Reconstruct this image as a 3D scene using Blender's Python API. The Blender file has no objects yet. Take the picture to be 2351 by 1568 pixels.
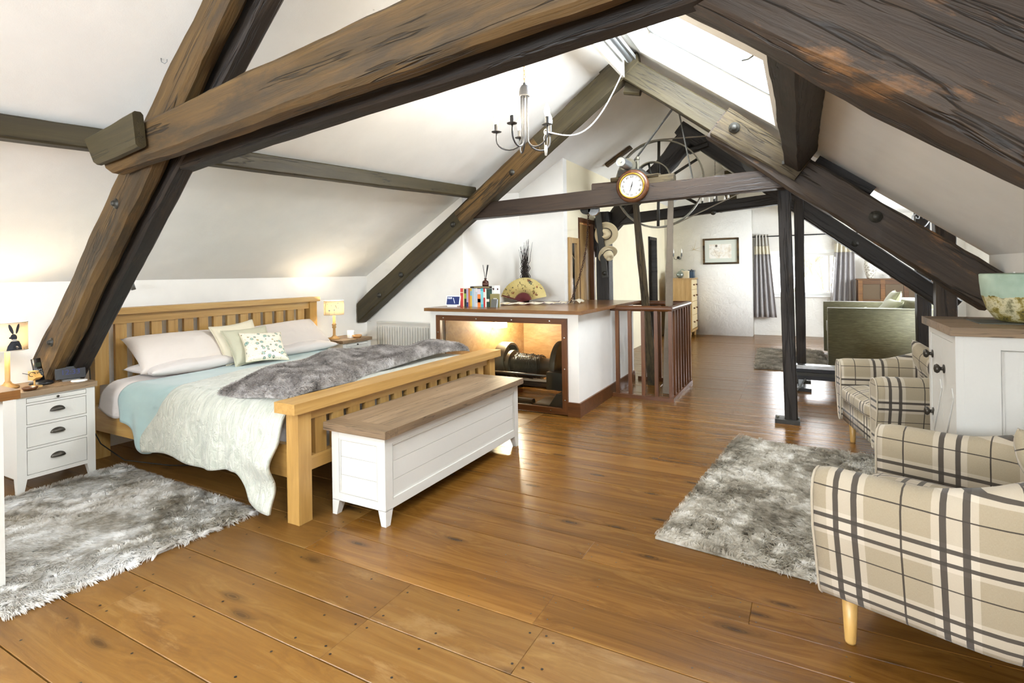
import bpy, bmesh, math, random
import numpy as np
from mathutils import Vector, Matrix, Euler
R = math.radians
PI = math.pi
random.seed(7)
rng = np.random.default_rng(11)
SC = bpy.context.scene
COL = SC.collection

# ------------------------------------------------------------------ camera, world, large lights, exposure
def make_camera():
    yaw, roll = R(28.4), R(-0.9)
    f = Vector((-math.sin(yaw), math.cos(yaw), 0))
    r = Vector((math.cos(yaw), math.sin(yaw), 0))
    u = r.cross(f)
    r2 = r * math.cos(roll) + u * math.sin(roll)
    u2 = r2.cross(f)
    cd = bpy.data.cameras.new('camera')
    cd.sensor_width = 36.0
    cd.lens = 36.0 * 1230 / 2351
    cd.shift_y = -(784 - 627) / 2351
    cd.clip_start, cd.clip_end = 0.05, 200
    c = bpy.data.objects.new('camera', cd)
    COL.objects.link(c)
    m = Matrix((r2, u2, -f)).transposed().to_4x4()
    m.translation = (0, 0, 1.38)
    c.matrix_world = m
    SC.camera = c
make_camera()

WORLD_STRENGTH = 1.8
w = bpy.data.worlds.new('sky'); SC.world = w; w.use_nodes = True
bg = w.node_tree.nodes['Background']
bg.inputs['Color'].default_value = (0.90, 0.95, 1.0, 1)
bg.inputs['Strength'].default_value = WORLD_STRENGTH

def area(name, loc, direction, sx, sy, power, color=(1, 1, 1)):
    d = bpy.data.lights.new(name, 'AREA'); d.shape = 'RECTANGLE'; d.size = sx; d.size_y = sy
    d.energy = power; d.color = color
    o = bpy.data.objects.new(name, d); COL.objects.link(o)
    o.location = loc
    o.rotation_euler = Vector(direction).to_track_quat('-Z', 'Y').to_euler()
    return o
def zl0(x): return 4.45 + .61 * x
# daylight at skylight, dormer and far window; back and roof windows are added unseen
area('daylight_skylight', (-0.63, 4.36, 3.19), (-0.6075, 0, -0.794), 1.1, 1.15, 44, (0.85, 0.93, 1.0))
area('added_back_fill', (-1.7, -2.75, 1.6), (0, 1, -0.05), 3.6, 1.5, 112, (0.85, 0.93, 1.0))  # ambient fill for the near room, from a window added behind the camera
area('added_roof_fill', (0.05, 0.2, 2.62), (-0.6075, 0, -0.794), 1.1, 1.3, 42, (0.85, 0.93, 1.0))  # more ambient fill, from an unseen roof window added over the camera
area('added_left_roof_fill', (-3.72, -0.9, zl0(-3.72) + 0.16), (0.52, 0, -0.854), 1.1, 1.3, 128, (0.85, 0.93, 1.0))  # fill from an added, unseen window; brightens the right ceiling slope
area('daylight_dormer_window', (2.62, 9.2, 1.55), (-1, 0, -0.05), 3.6, 1.1, 92, (0.85, 0.93, 1.0))
area('daylight_far_window', (0.09, 12.62, 1.4), (0, -1, -0.1), 1.4, 0.9, 22, (0.97, 0.98, 1.0)).data.spread = R(160)

SC.view_settings.view_transform = 'Standard'
SC.view_settings.look = 'None'
SC.view_settings.gamma = 1.0
SC.view_settings.use_curve_mapping = False
SC.view_settings.exposure = 1.56
SC.cycles.use_denoising = True
SC.cycles.use_adaptive_sampling = True
SC.cycles.adaptive_threshold = 0.09
SC.cycles.adaptive_min_samples = 14
SC.cycles.max_bounces = 6
SC.cycles.diffuse_bounces = 4
SC.cycles.glossy_bounces = 4
SC.cycles.transparent_max_bounces = 12
SC.cycles.sample_clamp_indirect = 8
SC.cycles.caustics_reflective = False
SC.cycles.caustics_refractive = False

# ------------------------------------------------------------------ materials
def srgb(h):
    v = [int(h[i:i + 2], 16) / 255 for i in (0, 2, 4)]
    return tuple(c / 12.92 if c <= .04045 else ((c + .055) / 1.055) ** 2.4 for c in v) + (1,)

class NT:
    def __init__(s, name):
        s.m = bpy.data.materials.new(name); s.m.use_nodes = True
        s.t = s.m.node_tree; s.b = s.t.nodes['Principled BSDF']
    def n(s, typ, **kw):
        nd = s.t.nodes.new(typ)
        for k, v in kw.items():
            if k.startswith('_'):
                setattr(nd, k[1:], v)
        return nd
    def l(s, a, b): s.t.links.new(a, b)
    def ramp(s, fac, stops):
        r = s.n('ShaderNodeValToRGB'); el = r.color_ramp.elements
        while len(el) < len(stops): el.new(0.5)
        for e, (p, c) in zip(el, stops):
            e.position = p; e.color = c if len(c) == 4 else tuple(c) + (1,)
        s.l(fac, r.inputs[0]); return r.outputs[0]
    def mix(s, fac, a, b, mode='MIX'):
        m = s.n('ShaderNodeMix'); m.data_type = 'RGBA'; m.blend_type = mode
        for sock, v in ((m.inputs['Factor'], fac), (m.inputs[6], a), (m.inputs[7], b)):
            if hasattr(v, 'is_output'): s.l(v, sock)
            else: sock.default_value = v
        return m.outputs[2]
    def math(s, op, a, b=0.0):
        m = s.n('ShaderNodeMath'); m.operation = op
        for sock, v in ((m.inputs[0], a), (m.inputs[1], b)):
            if hasattr(v, 'is_output'): s.l(v, sock)
            else: sock.default_value = v
        return m.outputs[0]
    def coords(s, kind='Object', scale=(1, 1, 1), rnd=True):
        tc = s.n('ShaderNodeTexCoord'); mp = s.n('ShaderNodeMapping')
        mp.inputs['Scale'].default_value = scale
        s.l(tc.outputs[kind], mp.inputs['Vector'])
        if rnd:
            oi = s.n('ShaderNodeObjectInfo')
            c = s.n('ShaderNodeCombineXYZ')
            a = s.math('MULTIPLY', oi.outputs['Random'], 37.0)
            for i in range(3): s.l(a, c.inputs[i])
            s.l(c.outputs[0], mp.inputs['Location'])
            s.rnd = oi.outputs['Random']
        return mp.outputs[0]
    def noise(s, vec, scale, detail=4, rough=.55, dist=0.0):
        n = s.n('ShaderNodeTexNoise')
        n.inputs['Scale'].default_value = scale; n.inputs['Detail'].default_value = detail
        n.inputs['Roughness'].default_value = rough; n.inputs['Distortion'].default_value = dist
        s.l(vec, n.inputs['Vector']); return n.outputs[0]
    def voronoi(s, vec, scale, feature='F1', rand=1.0):
        n = s.n('ShaderNodeTexVoronoi'); n.feature = feature
        n.inputs['Scale'].default_value = scale; n.inputs['Randomness'].default_value = rand
        s.l(vec, n.inputs['Vector']); return n
    def bump(s, h, strength=.2, dist=.01):
        b = s.n('ShaderNodeBump'); b.inputs['Strength'].default_value = strength
        b.inputs['Distance'].default_value = dist
        s.l(h, b.inputs['Height']); s.l(b.outputs[0], s.b.inputs['Normal'])
    def base(s, c):
        if hasattr(c, 'is_output'): s.l(c, s.b.inputs['Base Color'])
        else: s.b.inputs['Base Color'].default_value = c
    def set(s, **kw):
        for k, v in kw.items():
            sock = s.b.inputs[k.replace('_', ' ')]
            if hasattr(v, 'is_output'): s.l(v, sock)
            else: sock.default_value = v
        return s

def wood(name, dark, mid, light, along=0, k=1.0, rough=.5, bump=.25, var=.3, knots=0.0, patch=None, patch_amt=.5, coat=0.0, spec=.5, stretch=.06, crack=0.0, fine=.45, flat=False, gain=1.0):
    dark, mid, light = [tuple(c * gain for c in q[:3]) + (1,) for q in (dark, mid, light)]
    if patch is not None: patch = tuple(c * gain for c in patch[:3]) + (1,)
    s = NT(name)
    sc = [k, k, k]; sc[along] = k * stretch
    v = s.coords('Object', tuple(sc))
    sc2 = [k * 1.0] * 3; sc2[along] = k * .3
    v2 = s.coords('Object', tuple(sc2))
    warp = None
    if knots:
        # grain lines swerve round the knots
        vo = s.voronoi(v2, 2.6 * knots)
        if flat: vo.voronoi_dimensions = '2D'
        kd = vo.outputs['Distance']
        sw = s.ramp(kd, [(.0, (1, 1, 1)), (.45, (0, 0, 0))])
        vm = s.n('ShaderNodeVectorMath'); vm.operation = 'MULTIPLY_ADD'
        s.l(sw, vm.inputs[0]); vm.inputs[1].default_value = (.05, .05, .05); s.l(v, vm.inputs[2]); v = vm.outputs[0]
    n1 = s.noise(v, 22, 6, .62, .9)
    n0 = s.noise(v, 5, 3, .5, .4)
    col = s.ramp(s.math('ADD', s.math('MULTIPLY', n1, .6), s.math('MULTIPLY', n0, .4)), [(.30, dark), (.5, mid), (.70, light)])
    n2 = s.noise(v, 150, 3, .6)
    col = s.mix(s.math('MULTIPLY', n2, fine), col, (.3, .26, .23, 1), 'MULTIPLY')
    if patch is not None:
        pn = s.noise(v2, 6, 8, .72, .4)
        c0 = .5 + (.5 - patch_amt) * .32
        pf = s.ramp(pn, [(c0 - .05, (0, 0, 0)), (c0 + .06, (1, 1, 1))])
        col = s.mix(s.math('MULTIPLY', pf, .8), col, patch)
    h = n1
    if crack:
        cn = s.noise(v, 9, 4, .6, .3)
        cl = s.math('ABSOLUTE', s.math('SUBTRACT', cn, .5))
        cf = s.ramp(cl, [(.0, (1, 1, 1)), (.010 * crack, (.7, .7, .7)), (.022 * crack, (0, 0, 0))])
        col = s.mix(s.math('MULTIPLY', cf, .8), col, tuple(c * .3 for c in dark[:3]) + (1,))
        h = s.math('SUBTRACT', h, s.math('MULTIPLY', cf, .8))
    if knots:
        wob = s.math('ADD', kd, s.math('MULTIPLY', n1, .05))
        kf = s.ramp(wob, [(.055, (1, 1, 1)), (.075, (.5, .5, .5)), (.085, (.85, .85, .85)), (.10, (.45, .45, .45)), (.17, (0, 0, 0))])
        sp = s.n('ShaderNodeSeparateColor'); s.l(vo.outputs['Color'], sp.inputs[0])
        kf = s.math('MULTIPLY', kf, s.math('GREATER_THAN', sp.outputs[0], .45))
        col = s.mix(s.math('MULTIPLY', kf, .85), col, tuple(c * .38 for c in dark[:3]) + (1,))
    hv = s.n('ShaderNodeHueSaturation')
    s.l(col, hv.inputs['Color'])
    mr = s.n('ShaderNodeMapRange'); s.l(s.rnd, mr.inputs[0])
    mr.inputs[3].default_value = 1 - var; mr.inputs[4].default_value = 1 + var
    s.l(mr.outputs[0], hv.inputs['Value'])
    s.base(hv.outputs[0])
    s.bump(h, bump, .01)
    s.set(Roughness=rough, Coat_Weight=coat, Coat_Roughness=.15, Specular_IOR_Level=spec)
    return s.m

def plain(name, col, rough=.5, metal=0.0, bump=0.0, bscale=30, var=0.0, coat=0.0, emit=None, estr=0.0, spec=.5, sheen=0.0):
    s = NT(name)
    c = col if len(col) == 4 else tuple(col) + (1,)
    v = s.coords('Object', (1, 1, 1), rnd=False)
    n = s.noise(v, bscale, 4, .6)
    if var: s.base(s.mix(s.math('MULTIPLY', n, var), c, tuple(x * .45 for x in c[:3]) + (1,)))
    else: s.base(c)
    if bump: s.bump(n, bump, .01)
    s.set(Roughness=rough, Metallic=metal, Coat_Weight=coat, Specular_IOR_Level=spec, Sheen_Weight=sheen)
    if emit is not None:
        s.set(Emission_Color=emit if len(emit) == 4 else tuple(emit) + (1,), Emission_Strength=estr)
    return s.m

def plaster(name, col, bump=.12, scale=4, lump=0.0):
    s = NT(name)
    v = s.coords('Object', (1, 1, 1), rnd=False)
    n = s.noise(v, scale, 5, .55)
    n2 = s.noise(v, 160, 2, .5)
    s.base(s.ramp(n, [(.3, tuple(c * .95 for c in col[:3]) + (1,)), (.7, col)]))
    h = s.math('ADD', n, s.math('MULTIPLY', n2, .12))
    if lump:
        vo = s.noise(v, 9, 6, .6, 1.0)
        h = s.math('ADD', h, s.math('MULTIPLY', vo, lump))
    s.bump(h, bump, .03)
    s.set(Roughness=.85, Specular_IOR_Level=.25)
    return s.m

MT = {}
MT['wall'] = plaster('wall_plaster', srgb('F4F1EA'))
MT['wall_cream'] = plaster('cream_plaster', srgb('F2E7C9'))
MT['wall_rough'] = plaster('rough_plaster', srgb('F4F0E8'), bump=.5, scale=3, lump=.8)
MT['ceil'] = plaster('ceiling_plaster', srgb('F4F3EF'), bump=.1)
MT['white_paint'] = plain('white_paint', srgb('D3D0C8'), .45, bump=.05, bscale=60, var=.06)
MT['white_gloss'] = plain('white_gloss', srgb('F3F3EE'), .3)
MT['board'] = wood('floor_pine', srgb('6C4618'), srgb('8F6026'), srgb('AC7C3A'), 0, 1.0, .27, .10, .14, knots=1.9, spec=.32, stretch=.045, flat=True, fine=.35, gain=.64)
MT['board_old'] = wood('floor_pine_old', srgb('7C5324'), srgb('986A2E'), srgb('AE8345'), 0, 1.0, .40, .14, .08, knots=1.8, patch=srgb('AC8450'), patch_amt=.12, stretch=.05, flat=True, fine=.35, gain=.57, spec=.3)
MT['gap'] = plain('floor_gap', srgb('2A1C10'), .9)
MT['oak_bed'] = wood('bed_oak', srgb('A87E42'), srgb('C09552'), srgb('D2AE6E'), 0, 1.3, .4, .06, .06, knots=.3, fine=.25, gain=0.9)
MT['beam_dark'] = wood('beam_dark', srgb('18120C'), srgb('2B2118'), srgb('3E3023'), 0, 1.0, .62, .5, .08, patch=srgb('443525'), patch_amt=.2, crack=.7, gain=0.75)
MT['beam_tan'] = wood('beam_tan', srgb('33270F'), srgb('644A22'), srgb('8C6C38'), 0, .8, .68, .8, .05, patch=srgb('382B17'), patch_amt=.34, crack=.7, gain=0.85)
MT['beam_mid'] = wood('beam_mid', srgb('2B2219'), srgb('423426'), srgb('5A4936'), 0, .8, .62, .7, .05, patch=srgb('96683A'), patch_amt=.16, crack=.8, gain=0.8)
MT['beam_olive'] = wood('beam_olive', srgb('3F3620'), srgb('564B2C'), srgb('6C6040'), 0, .9, .6, .35, .05, crack=.4, gain=.58)
MT['beam_pale'] = wood('beam_pale', srgb('4A3B26'), srgb('71603F'), srgb('8C7950'), 0, .9, .75, .7, .05, patch=srgb('3A3020'), patch_amt=.32, crack=.6, gain=.52)
MT['beam_black'] = wood('beam_black', srgb('140F0B'), srgb('241C15'), srgb('352A20'), 0, .9, .55, .5, .08, crack=.8, gain=0.75)
MT['beam_red'] = wood('beam_red', srgb('281C13'), srgb('3E2E21'), srgb('54402E'), 0, .9, .5, .35, .05, crack=.4, gain=0.7)
MT['grey_oak'] = wood('grey_oak', srgb('5C4B39'), srgb('806A51'), srgb('9C856A'), 0, 1.2, .5, .15, .06, knots=.3, crack=.35, gain=1.25)
MT['counter'] = wood('counter_pine', srgb('6E451E'), srgb('8F6030'), srgb('A97C46'), 0, 1.0, .28, .06, .05, coat=.3, gain=0.8)
MT['mahog'] = wood('mahogany_stain', srgb('4E2C14'), srgb('734520'), srgb('8E5C2E'), 2, 1.2, .35, .08, .08, gain=0.8)
MT['mahogx'] = wood('mahogany_stain_along', srgb('4E2C14'), srgb('734520'), srgb('8E5C2E'), 0, 1.2, .35, .08, .08, gain=0.8)
MT['pine'] = wood('pale_pine', srgb('A87D3F'), srgb('CFA566'), srgb('E0BE86'), 2, 1.0, .4, .06, .08, knots=.5, gain=0.85)
MT['ply'] = wood('plywood', srgb('8A623A'), srgb('A88050'), srgb('BE9868'), 0, .8, .5, .05, .06, stretch=.25)
MT['iron'] = plain('iron', srgb('6E6A5C'), .45, .6, .15, 40)
MT['iron_black'] = plain('black_iron', srgb('3A3832'), .5, .3, .15, 40)
MT['steel'] = plain('grey_metal', srgb('8C8F90'), .38, .85)
MT['pewter_dark'] = plain('dark_pewter', srgb('56575A'), .5, .25)
MT['chrome'] = plain('bright_metal', srgb('C9CBCB'), .25, 1.0)
MT['handle'] = plain('pewter', srgb('4A453E'), .4, .8)
MT['black'] = plain('black_plastic', srgb('17171A'), .3)
MT['brass'] = plain('brass', srgb('B8933F'), .3, 1.0)
MT['cord_white'] = plain('white_cord', srgb('F4F4F4'), .6)
MT['cord_black'] = plain('black_cord', srgb('15130F'), .6)

def glass_mat(name, tint=(1, 1, 1), gloss=.06, rough=.02):
    s = NT(name)
    out = s.t.nodes['Material Output']
    tr = s.n('ShaderNodeBsdfTransparent'); tr.inputs[0].default_value = tuple(tint) + (1,)
    gl = s.n('ShaderNodeBsdfGlossy'); gl.inputs['Roughness'].default_value = rough
    mx = s.n('ShaderNodeMixShader')
    fr = s.n('ShaderNodeFresnel'); fr.inputs[0].default_value = 1.45
    s.l(s.math('ADD', s.math('MULTIPLY', fr.outputs[0], .7), gloss), mx.inputs[0])
    s.l(tr.outputs[0], mx.inputs[1]); s.l(gl.outputs[0], mx.inputs[2])
    s.l(mx.outputs[0], out.inputs['Surface'])
    s.t.nodes.remove(s.b)
    return s.m
MT['glass'] = glass_mat('window_glass', (1, 1, 1), .0)
MT['glass_case'] = glass_mat('case_glass', (.95, .97, .95), .01)

# ------------------------------------------------------------------ mesh helpers
def link(name, me, mat, parent=None, smooth=False):
    o = bpy.data.objects.new(name, me); COL.objects.link(o)
    if mat is not None:
        me.materials.append(MT[mat] if isinstance(mat, str) else mat)
    if smooth:
        me.polygons.foreach_set('use_smooth', [True] * len(me.polygons))
    if parent is not None: o.parent = parent
    return o

def obj(name, bm, mat, parent=None, smooth=False, bev=0.0, segs=1, world=False, origin=None, angle=False):
    if bev:
        es = [e for e in bm.edges if len(e.link_faces) == 2 and e.calc_face_angle(0) > .5]
        bmesh.ops.bevel(bm, geom=es, offset=bev, segments=segs, affect='EDGES', profile=.5)
    bmesh.ops.recalc_face_normals(bm, faces=bm.faces)
    me = bpy.data.meshes.new(name)
    off = None
    if origin is not None: off = Vector(origin)
    if off is not None: bmesh.ops.translate(bm, verts=bm.verts, vec=-off)
    bm.to_mesh(me); bm.free()
    o = link(name, me, mat, parent, smooth)
    if angle:
        me.polygons.foreach_set('use_smooth', [True] * len(me.polygons))
        me.set_sharp_from_angle(angle=R(38))
    loc = off if off is not None else Vector((0, 0, 0))
    if world and parent is not None:
        o.matrix_basis = parent.matrix_basis.inverted() @ Matrix.Translation(loc)
    else: o.location = loc
    return o

def NB(): return bmesh.new()
def box(bm, x0, x1, y0, y1, z0, z1, M=None):
    vs = [bm.verts.new((x, y, z)) for z in (z0, z1) for y in (y0, y1) for x in (x0, x1)]
    for f in ((0, 2, 3, 1), (4, 5, 7, 6), (0, 1, 5, 4), (2, 6, 7, 3), (0, 4, 6, 2), (1, 3, 7, 5)):
        bm.faces.new([vs[i] for i in f])
    if M is not None:
        for v in vs: v.co = M @ v.co
    return bm
def bx(*a, M=None): return box(NB(), *a, M=M)
def prism(bm, pts, a, b, axis='Y', M=None):
    """polygon pts in the plane across axis, extruded from a to b"""
    def mk(p, t):
        return {'Y': (p[0], t, p[1]), 'X': (t, p[0], p[1]), 'Z': (p[0], p[1], t)}[axis]
    A = [bm.verts.new(mk(p, a)) for p in pts]; B = [bm.verts.new(mk(p, b)) for p in pts]
    n = len(pts)
    bm.faces.new(A); bm.faces.new(B[::-1])
    for i in range(n): bm.faces.new((A[i], B[i], B[(i + 1) % n], A[(i + 1) % n]))
    if M is not None:
        for v in A + B: v.co = M @ v.co
    return bm
def lathe(bm, prof, n=20, c=(0, 0, 0), axis='Z', M=None):
    rings = []
    for r, z in prof:
        ring = []
        if r < 1e-5: ring = [bm.verts.new((0, 0, z))]
        else: ring = [bm.verts.new((r * math.cos(2 * PI * i / n), r * math.sin(2 * PI * i / n), z)) for i in range(n)]
        rings.append(ring)
    for a, b in zip(rings, rings[1:]):
        for i in range(n):
            j = (i + 1) % n
            if len(a) == 1 and len(b) == 1: continue
            if len(a) == 1: bm.faces.new((a[0], b[i], b[j]))
            elif len(b) == 1: bm.faces.new((a[i], a[j], b[0]))
            else: bm.faces.new((a[i], a[j], b[j], b[i]))
    if tuple(prof[0]) != tuple(prof[-1]):
        if len(rings[0]) > 1: bm.faces.new(rings[0][::-1])
        if len(rings[-1]) > 1: bm.faces.new(rings[-1])
    T = Matrix.Translation(c)
    if axis == 'Y': T = T @ Matrix.Rotation(R(-90), 4, 'X')
    if axis == 'X': T = T @ Matrix.Rotation(R(90), 4, 'Y')
    if M is not None: T = M @ T
    for rg in rings:
        for v in rg: v.co = T @ v.co
    return bm
def tube(bm, pts, r, n=8, closed=False, r1=None):
    pts = [Vector(p) for p in pts]
    N = len(pts); rings = []
    t0 = None; nrm = None
    for i, p in enumerate(pts):
        if closed: t = (pts[(i + 1) % N] - pts[i - 1])
        else: t = pts[min(i + 1, N - 1)] - pts[max(i - 1, 0)]
        t.normalize()
        if nrm is None:
            nrm = t.orthogonal().normalized()
        else:
            nrm = (nrm - t * nrm.dot(t))
            nrm = nrm.normalized() if nrm.length > 1e-6 else t.orthogonal().normalized()
        b = t.cross(nrm)
        rr = r if r1 is None else r + (r1 - r) * i / max(1, N - 1)
        rings.append([bm.verts.new(p + (nrm * math.cos(2 * PI * k / n) + b * math.sin(2 * PI * k / n)) * rr) for k in range(n)])
    prs = list(zip(rings, rings[1:])) + ([(rings[-1], rings[0])] if closed else [])
    for a, b in prs:
        for k in range(n): bm.faces.new((a[k], a[(k + 1) % n], b[(k + 1) % n], b[k]))
    if not closed:
        bm.faces.new(rings[0][::-1]); bm.faces.new(rings[-1])
    return bm
def ribbon(bm, pts, w, t, wdir):
    """flat strap of width w along wdir, thickness t, following pts"""
    pts = [Vector(p) for p in pts]; wd = Vector(wdir).normalized(); rings = []
    for i, p in enumerate(pts):
        tg = (pts[min(i + 1, len(pts) - 1)] - pts[max(i - 1, 0)]).normalized()
        nn = tg.cross(wd).normalized()
        rings.append([bm.verts.new(p + wd * a * w / 2 + nn * b * t / 2) for a, b in ((-1, -1), (1, -1), (1, 1), (-1, 1))])
    for a, b in zip(rings, rings[1:]):
        for k in range(4): bm.faces.new((a[k], a[(k + 1) % 4], b[(k + 1) % 4], b[k]))
    bm.faces.new(rings[0][::-1]); bm.faces.new(rings[-1])
    return bm

def vnoise(seed):
    rs = np.random.default_rng(seed); ph = rs.uniform(0, 6.28, (6,)); fr = rs.uniform(.6, 3.2, (6,)); am = 1 / (1 + fr)
    return lambda x: float(sum(a * math.sin(f * x * 2.2 + p) for a, f, p in zip(am, fr, ph)) / am.sum())

def beam(name, p0, p1, w, h, mat, parent=None, rough=.012, h1=None, w1=None, seed=1, cham=.02, cut0=0.0, cut1=0.0, step=.09):
    """hewn timber from p0 to p1: local X along it, Y across, Z up; edges wander by rough"""
    p0, p1 = Vector(p0), Vector(p1); L = (p1 - p0).length
    ax = (p1 - p0).normalized(); up = Vector((0, 0, 1))
    if abs(ax.z) > .98: up = Vector((0, -1, 0)) if False else Vector((1, 0, 0))
    ay = up.cross(ax).normalized(); az = ax.cross(ay)
    h1 = h if h1 is None else h1; w1 = w if w1 is None else w1
    n = max(3, int(L / step)); bm = NB(); rings = []
    fs = [vnoise(seed * 17 + i) for i in range(8)]
    rs = random.Random(seed)
    for i in range(n + 1):
        t = i / n; x = t * L - L / 2
        hw, hh = (w + (w1 - w) * t) / 2, (h + (h1 - h) * t) / 2
        c = min(cham, hw * .5, hh * .5)
        prof = [(-hw, -hh + c), (-hw + c, -hh), (hw - c, -hh), (hw, -hh + c), (hw, hh - c), (hw - c, hh), (-hw + c, hh), (-hw, hh - c)]
        ring = []
        for k, (y, z) in enumerate(prof):
            d1 = fs[k // 2](x * 1.7) * rough + rs.uniform(-.25, .25) * rough
            d2 = fs[4 + k // 2](x * 1.3 + 5) * rough + rs.uniform(-.25, .25) * rough
            xx = x
            if i == 0: xx += cut0 * z
            if i == n: xx += cut1 * z
            ring.append(bm.verts.new((xx, y + d1, z + d2)))
        rings.append(ring)
    for a, b in zip(rings, rings[1:]):
        for k in range(8): bm.faces.new((a[k], a[(k + 1) % 8], b[(k + 1) % 8], b[k]))
    bm.faces.new(rings[0][::-1]); bm.faces.new(rings[-1])
    o = obj(name, bm, mat, parent, angle=True)
    M = Matrix((ax, ay, az)).transposed().to_4x4(); M.translation = (p0 + p1) / 2
    o.matrix_basis = M if parent is None else parent.matrix_basis.inverted() @ M
    return o

def props(o, label=None, cat=None, group=None, kind=None):
    if label: o['label'] = label
    if cat: o['category'] = cat
    if group: o['group'] = group
    if kind: o['kind'] = kind
    return o
def thing(name, label, cat, loc=(0, 0, 0), rz=0.0, group=None, kind=None):
    o = bpy.data.objects.new(name, None); COL.objects.link(o)
    o.empty_display_size = .05
    o.matrix_basis = Matrix.Translation(loc) @ Matrix.Rotation(rz, 4, 'Z')
    return props(o, label, cat, group, kind)
def copy_thing(root, loc, rz=0.0, label=None, group=None):
    r = root.copy(); COL.objects.link(r)
    r.matrix_basis = Matrix.Translation(loc) @ Matrix.Rotation(rz, 4, 'Z')
    if label: r['label'] = label
    if group: r['group'] = group
    for ch in list(root.children):
        c = ch.copy(); COL.objects.link(c); c.parent = r
        for g in list(ch.children):
            d = g.copy(); COL.objects.link(d); d.parent = c
    return r
def struct(name, bm, mat, parent=None, **kw):
    o = obj(name, bm, mat, parent, **kw)
    if parent is None: o['kind'] = 'structure'
    return o
def text(name, body, size, mat, parent, M, align='CENTER', ext=.0005):
    cu = bpy.data.curves.new(name, 'FONT'); cu.body = body; cu.size = size
    cu.align_x = align; cu.align_y = 'CENTER'; cu.extrude = ext
    tmp = bpy.data.objects.new(name, cu); COL.objects.link(tmp)
    dg = bpy.context.evaluated_depsgraph_get(); dg.update()
    me = bpy.data.meshes.new_from_object(tmp.evaluated_get(dg))
    bpy.data.objects.remove(tmp); me.name = name; me.materials.clear()
    o = link(name, me, mat, parent); o.matrix_basis = M
    return o

def np_mesh(name, V, F, mat, parent=None, smooth=True, uv=None, mats=None):
    me = bpy.data.meshes.new(name)
    V = np.asarray(V, np.float32).reshape(-1, 3); F = np.asarray(F, np.int32)
    k = F.shape[1]; nf = len(F)
    me.vertices.add(len(V)); me.vertices.foreach_set('co', V.ravel())
    me.loops.add(nf * k); me.loops.foreach_set('vertex_index', F.ravel())
    me.polygons.add(nf); me.polygons.foreach_set('loop_start', np.arange(0, nf * k, k, dtype=np.int32))
    me.update(calc_edges=True); me.validate()
    if uv is not None:
        l = me.uv_layers.new(name='UVMap')
        l.data.foreach_set('uv', np.asarray(uv, np.float32)[F.ravel()].ravel())
    return link(name, me, mat, parent, smooth)

def grid_surf(name, P, mat, parent=None, uv=None, thick=0.0, smooth=True, closed_v=False):
    """P: (m,n,3) array of points -> quad surface, optional thickness along normals"""
    P = np.asarray(P, float); m, n = P.shape[:2]
    idx = np.arange(m * n).reshape(m, n)
    a, b, c, d = idx[:-1, :-1], idx[1:, :-1], idx[1:, 1:], idx[:-1, 1:]
    F = np.stack([a, b, c, d], -1).reshape(-1, 4)
    if closed_v:
        F = np.concatenate([F, np.stack([idx[:-1, -1], idx[1:, -1], idx[1:, 0], idx[:-1, 0]], -1).reshape(-1, 4)])
    o = np_mesh(name, P.reshape(-1, 3), F, mat, parent, smooth, None if uv is None else np.asarray(uv).reshape(-1, 2))
    if thick:
        md = o.modifiers.new('thickness', 'SOLIDIFY'); md.thickness = thick; md.offset = 1
    return o

def sm(x, a, b):
    t = np.clip((np.asarray(x, float) - a) / (b - a), 0, 1); return t * t * (3 - 2 * t)

def fbm(x, y, seed=0, octs=4, f=1.0):
    rs = np.random.default_rng(seed); out = np.zeros_like(np.asarray(x, float)); amp = 1.0; tot = 0
    for o in range(octs):
        for k in range(4):
            th = rs.uniform(0, 6.283); ph = rs.uniform(0, 6.283); fr = f * (2 ** o) * rs.uniform(.7, 1.3)
            out = out + amp * np.sin((x * math.cos(th) + y * math.sin(th)) * fr * 6.283 + ph) / 4
        tot += amp; amp *= .5
    return out / tot

def pile(name, P, N, length, width, mat, parent, lean=.4, seed=3, along=None, jit=.5):
    """fur or shag: blades of 5 vertices rooted at points P with normals N"""
    rs = np.random.default_rng(seed); n = len(P)
    P = np.asarray(P, float); N = np.asarray(N, float)
    th = rs.uniform(0, 2 * np.pi, n)
    T = np.stack([np.cos(th), np.sin(th), np.zeros(n)], -1)
    if along is not None: T = T * jit + np.asarray(along)
    T -= N * (T * N).sum(1, keepdims=True); T /= np.linalg.norm(T, axis=1, keepdims=True) + 1e-9
    S = np.cross(N, T); S /= np.linalg.norm(S, axis=1, keepdims=True) + 1e-9
    L = (length * rs.uniform(.65, 1.2, n))[:, None]; W = (width * rs.uniform(.7, 1.3, n))[:, None]
    ln = lean * rs.uniform(.5, 1.4, n)[:, None]
    mid = P + N * L * .55 + T * L * ln * .35
    tip = P + N * L * (1.0 - .35 * ln) + T * L * ln
    V = np.stack([P - S * W / 2, P + S * W / 2, mid + S * W / 2.2, mid - S * W / 2.2, tip], 1).reshape(-1, 3)
    b = (np.arange(n) * 5)[:, None]
    F = np.concatenate([b + np.array([[0, 1, 2]]), b + np.array([[0, 2, 3]]), b + np.array([[3, 2, 4]])], 0)
    o = np_mesh(name, V, F, mat, parent, True)
    return o

# roof planes
def zl(x): return 4.45 + .61 * x
def zr(x): return 2.457 - .765 * x
XR = (2.457 - 4.45) / (.61 + .765)      # ridge x
ZR = zl(XR)

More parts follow.
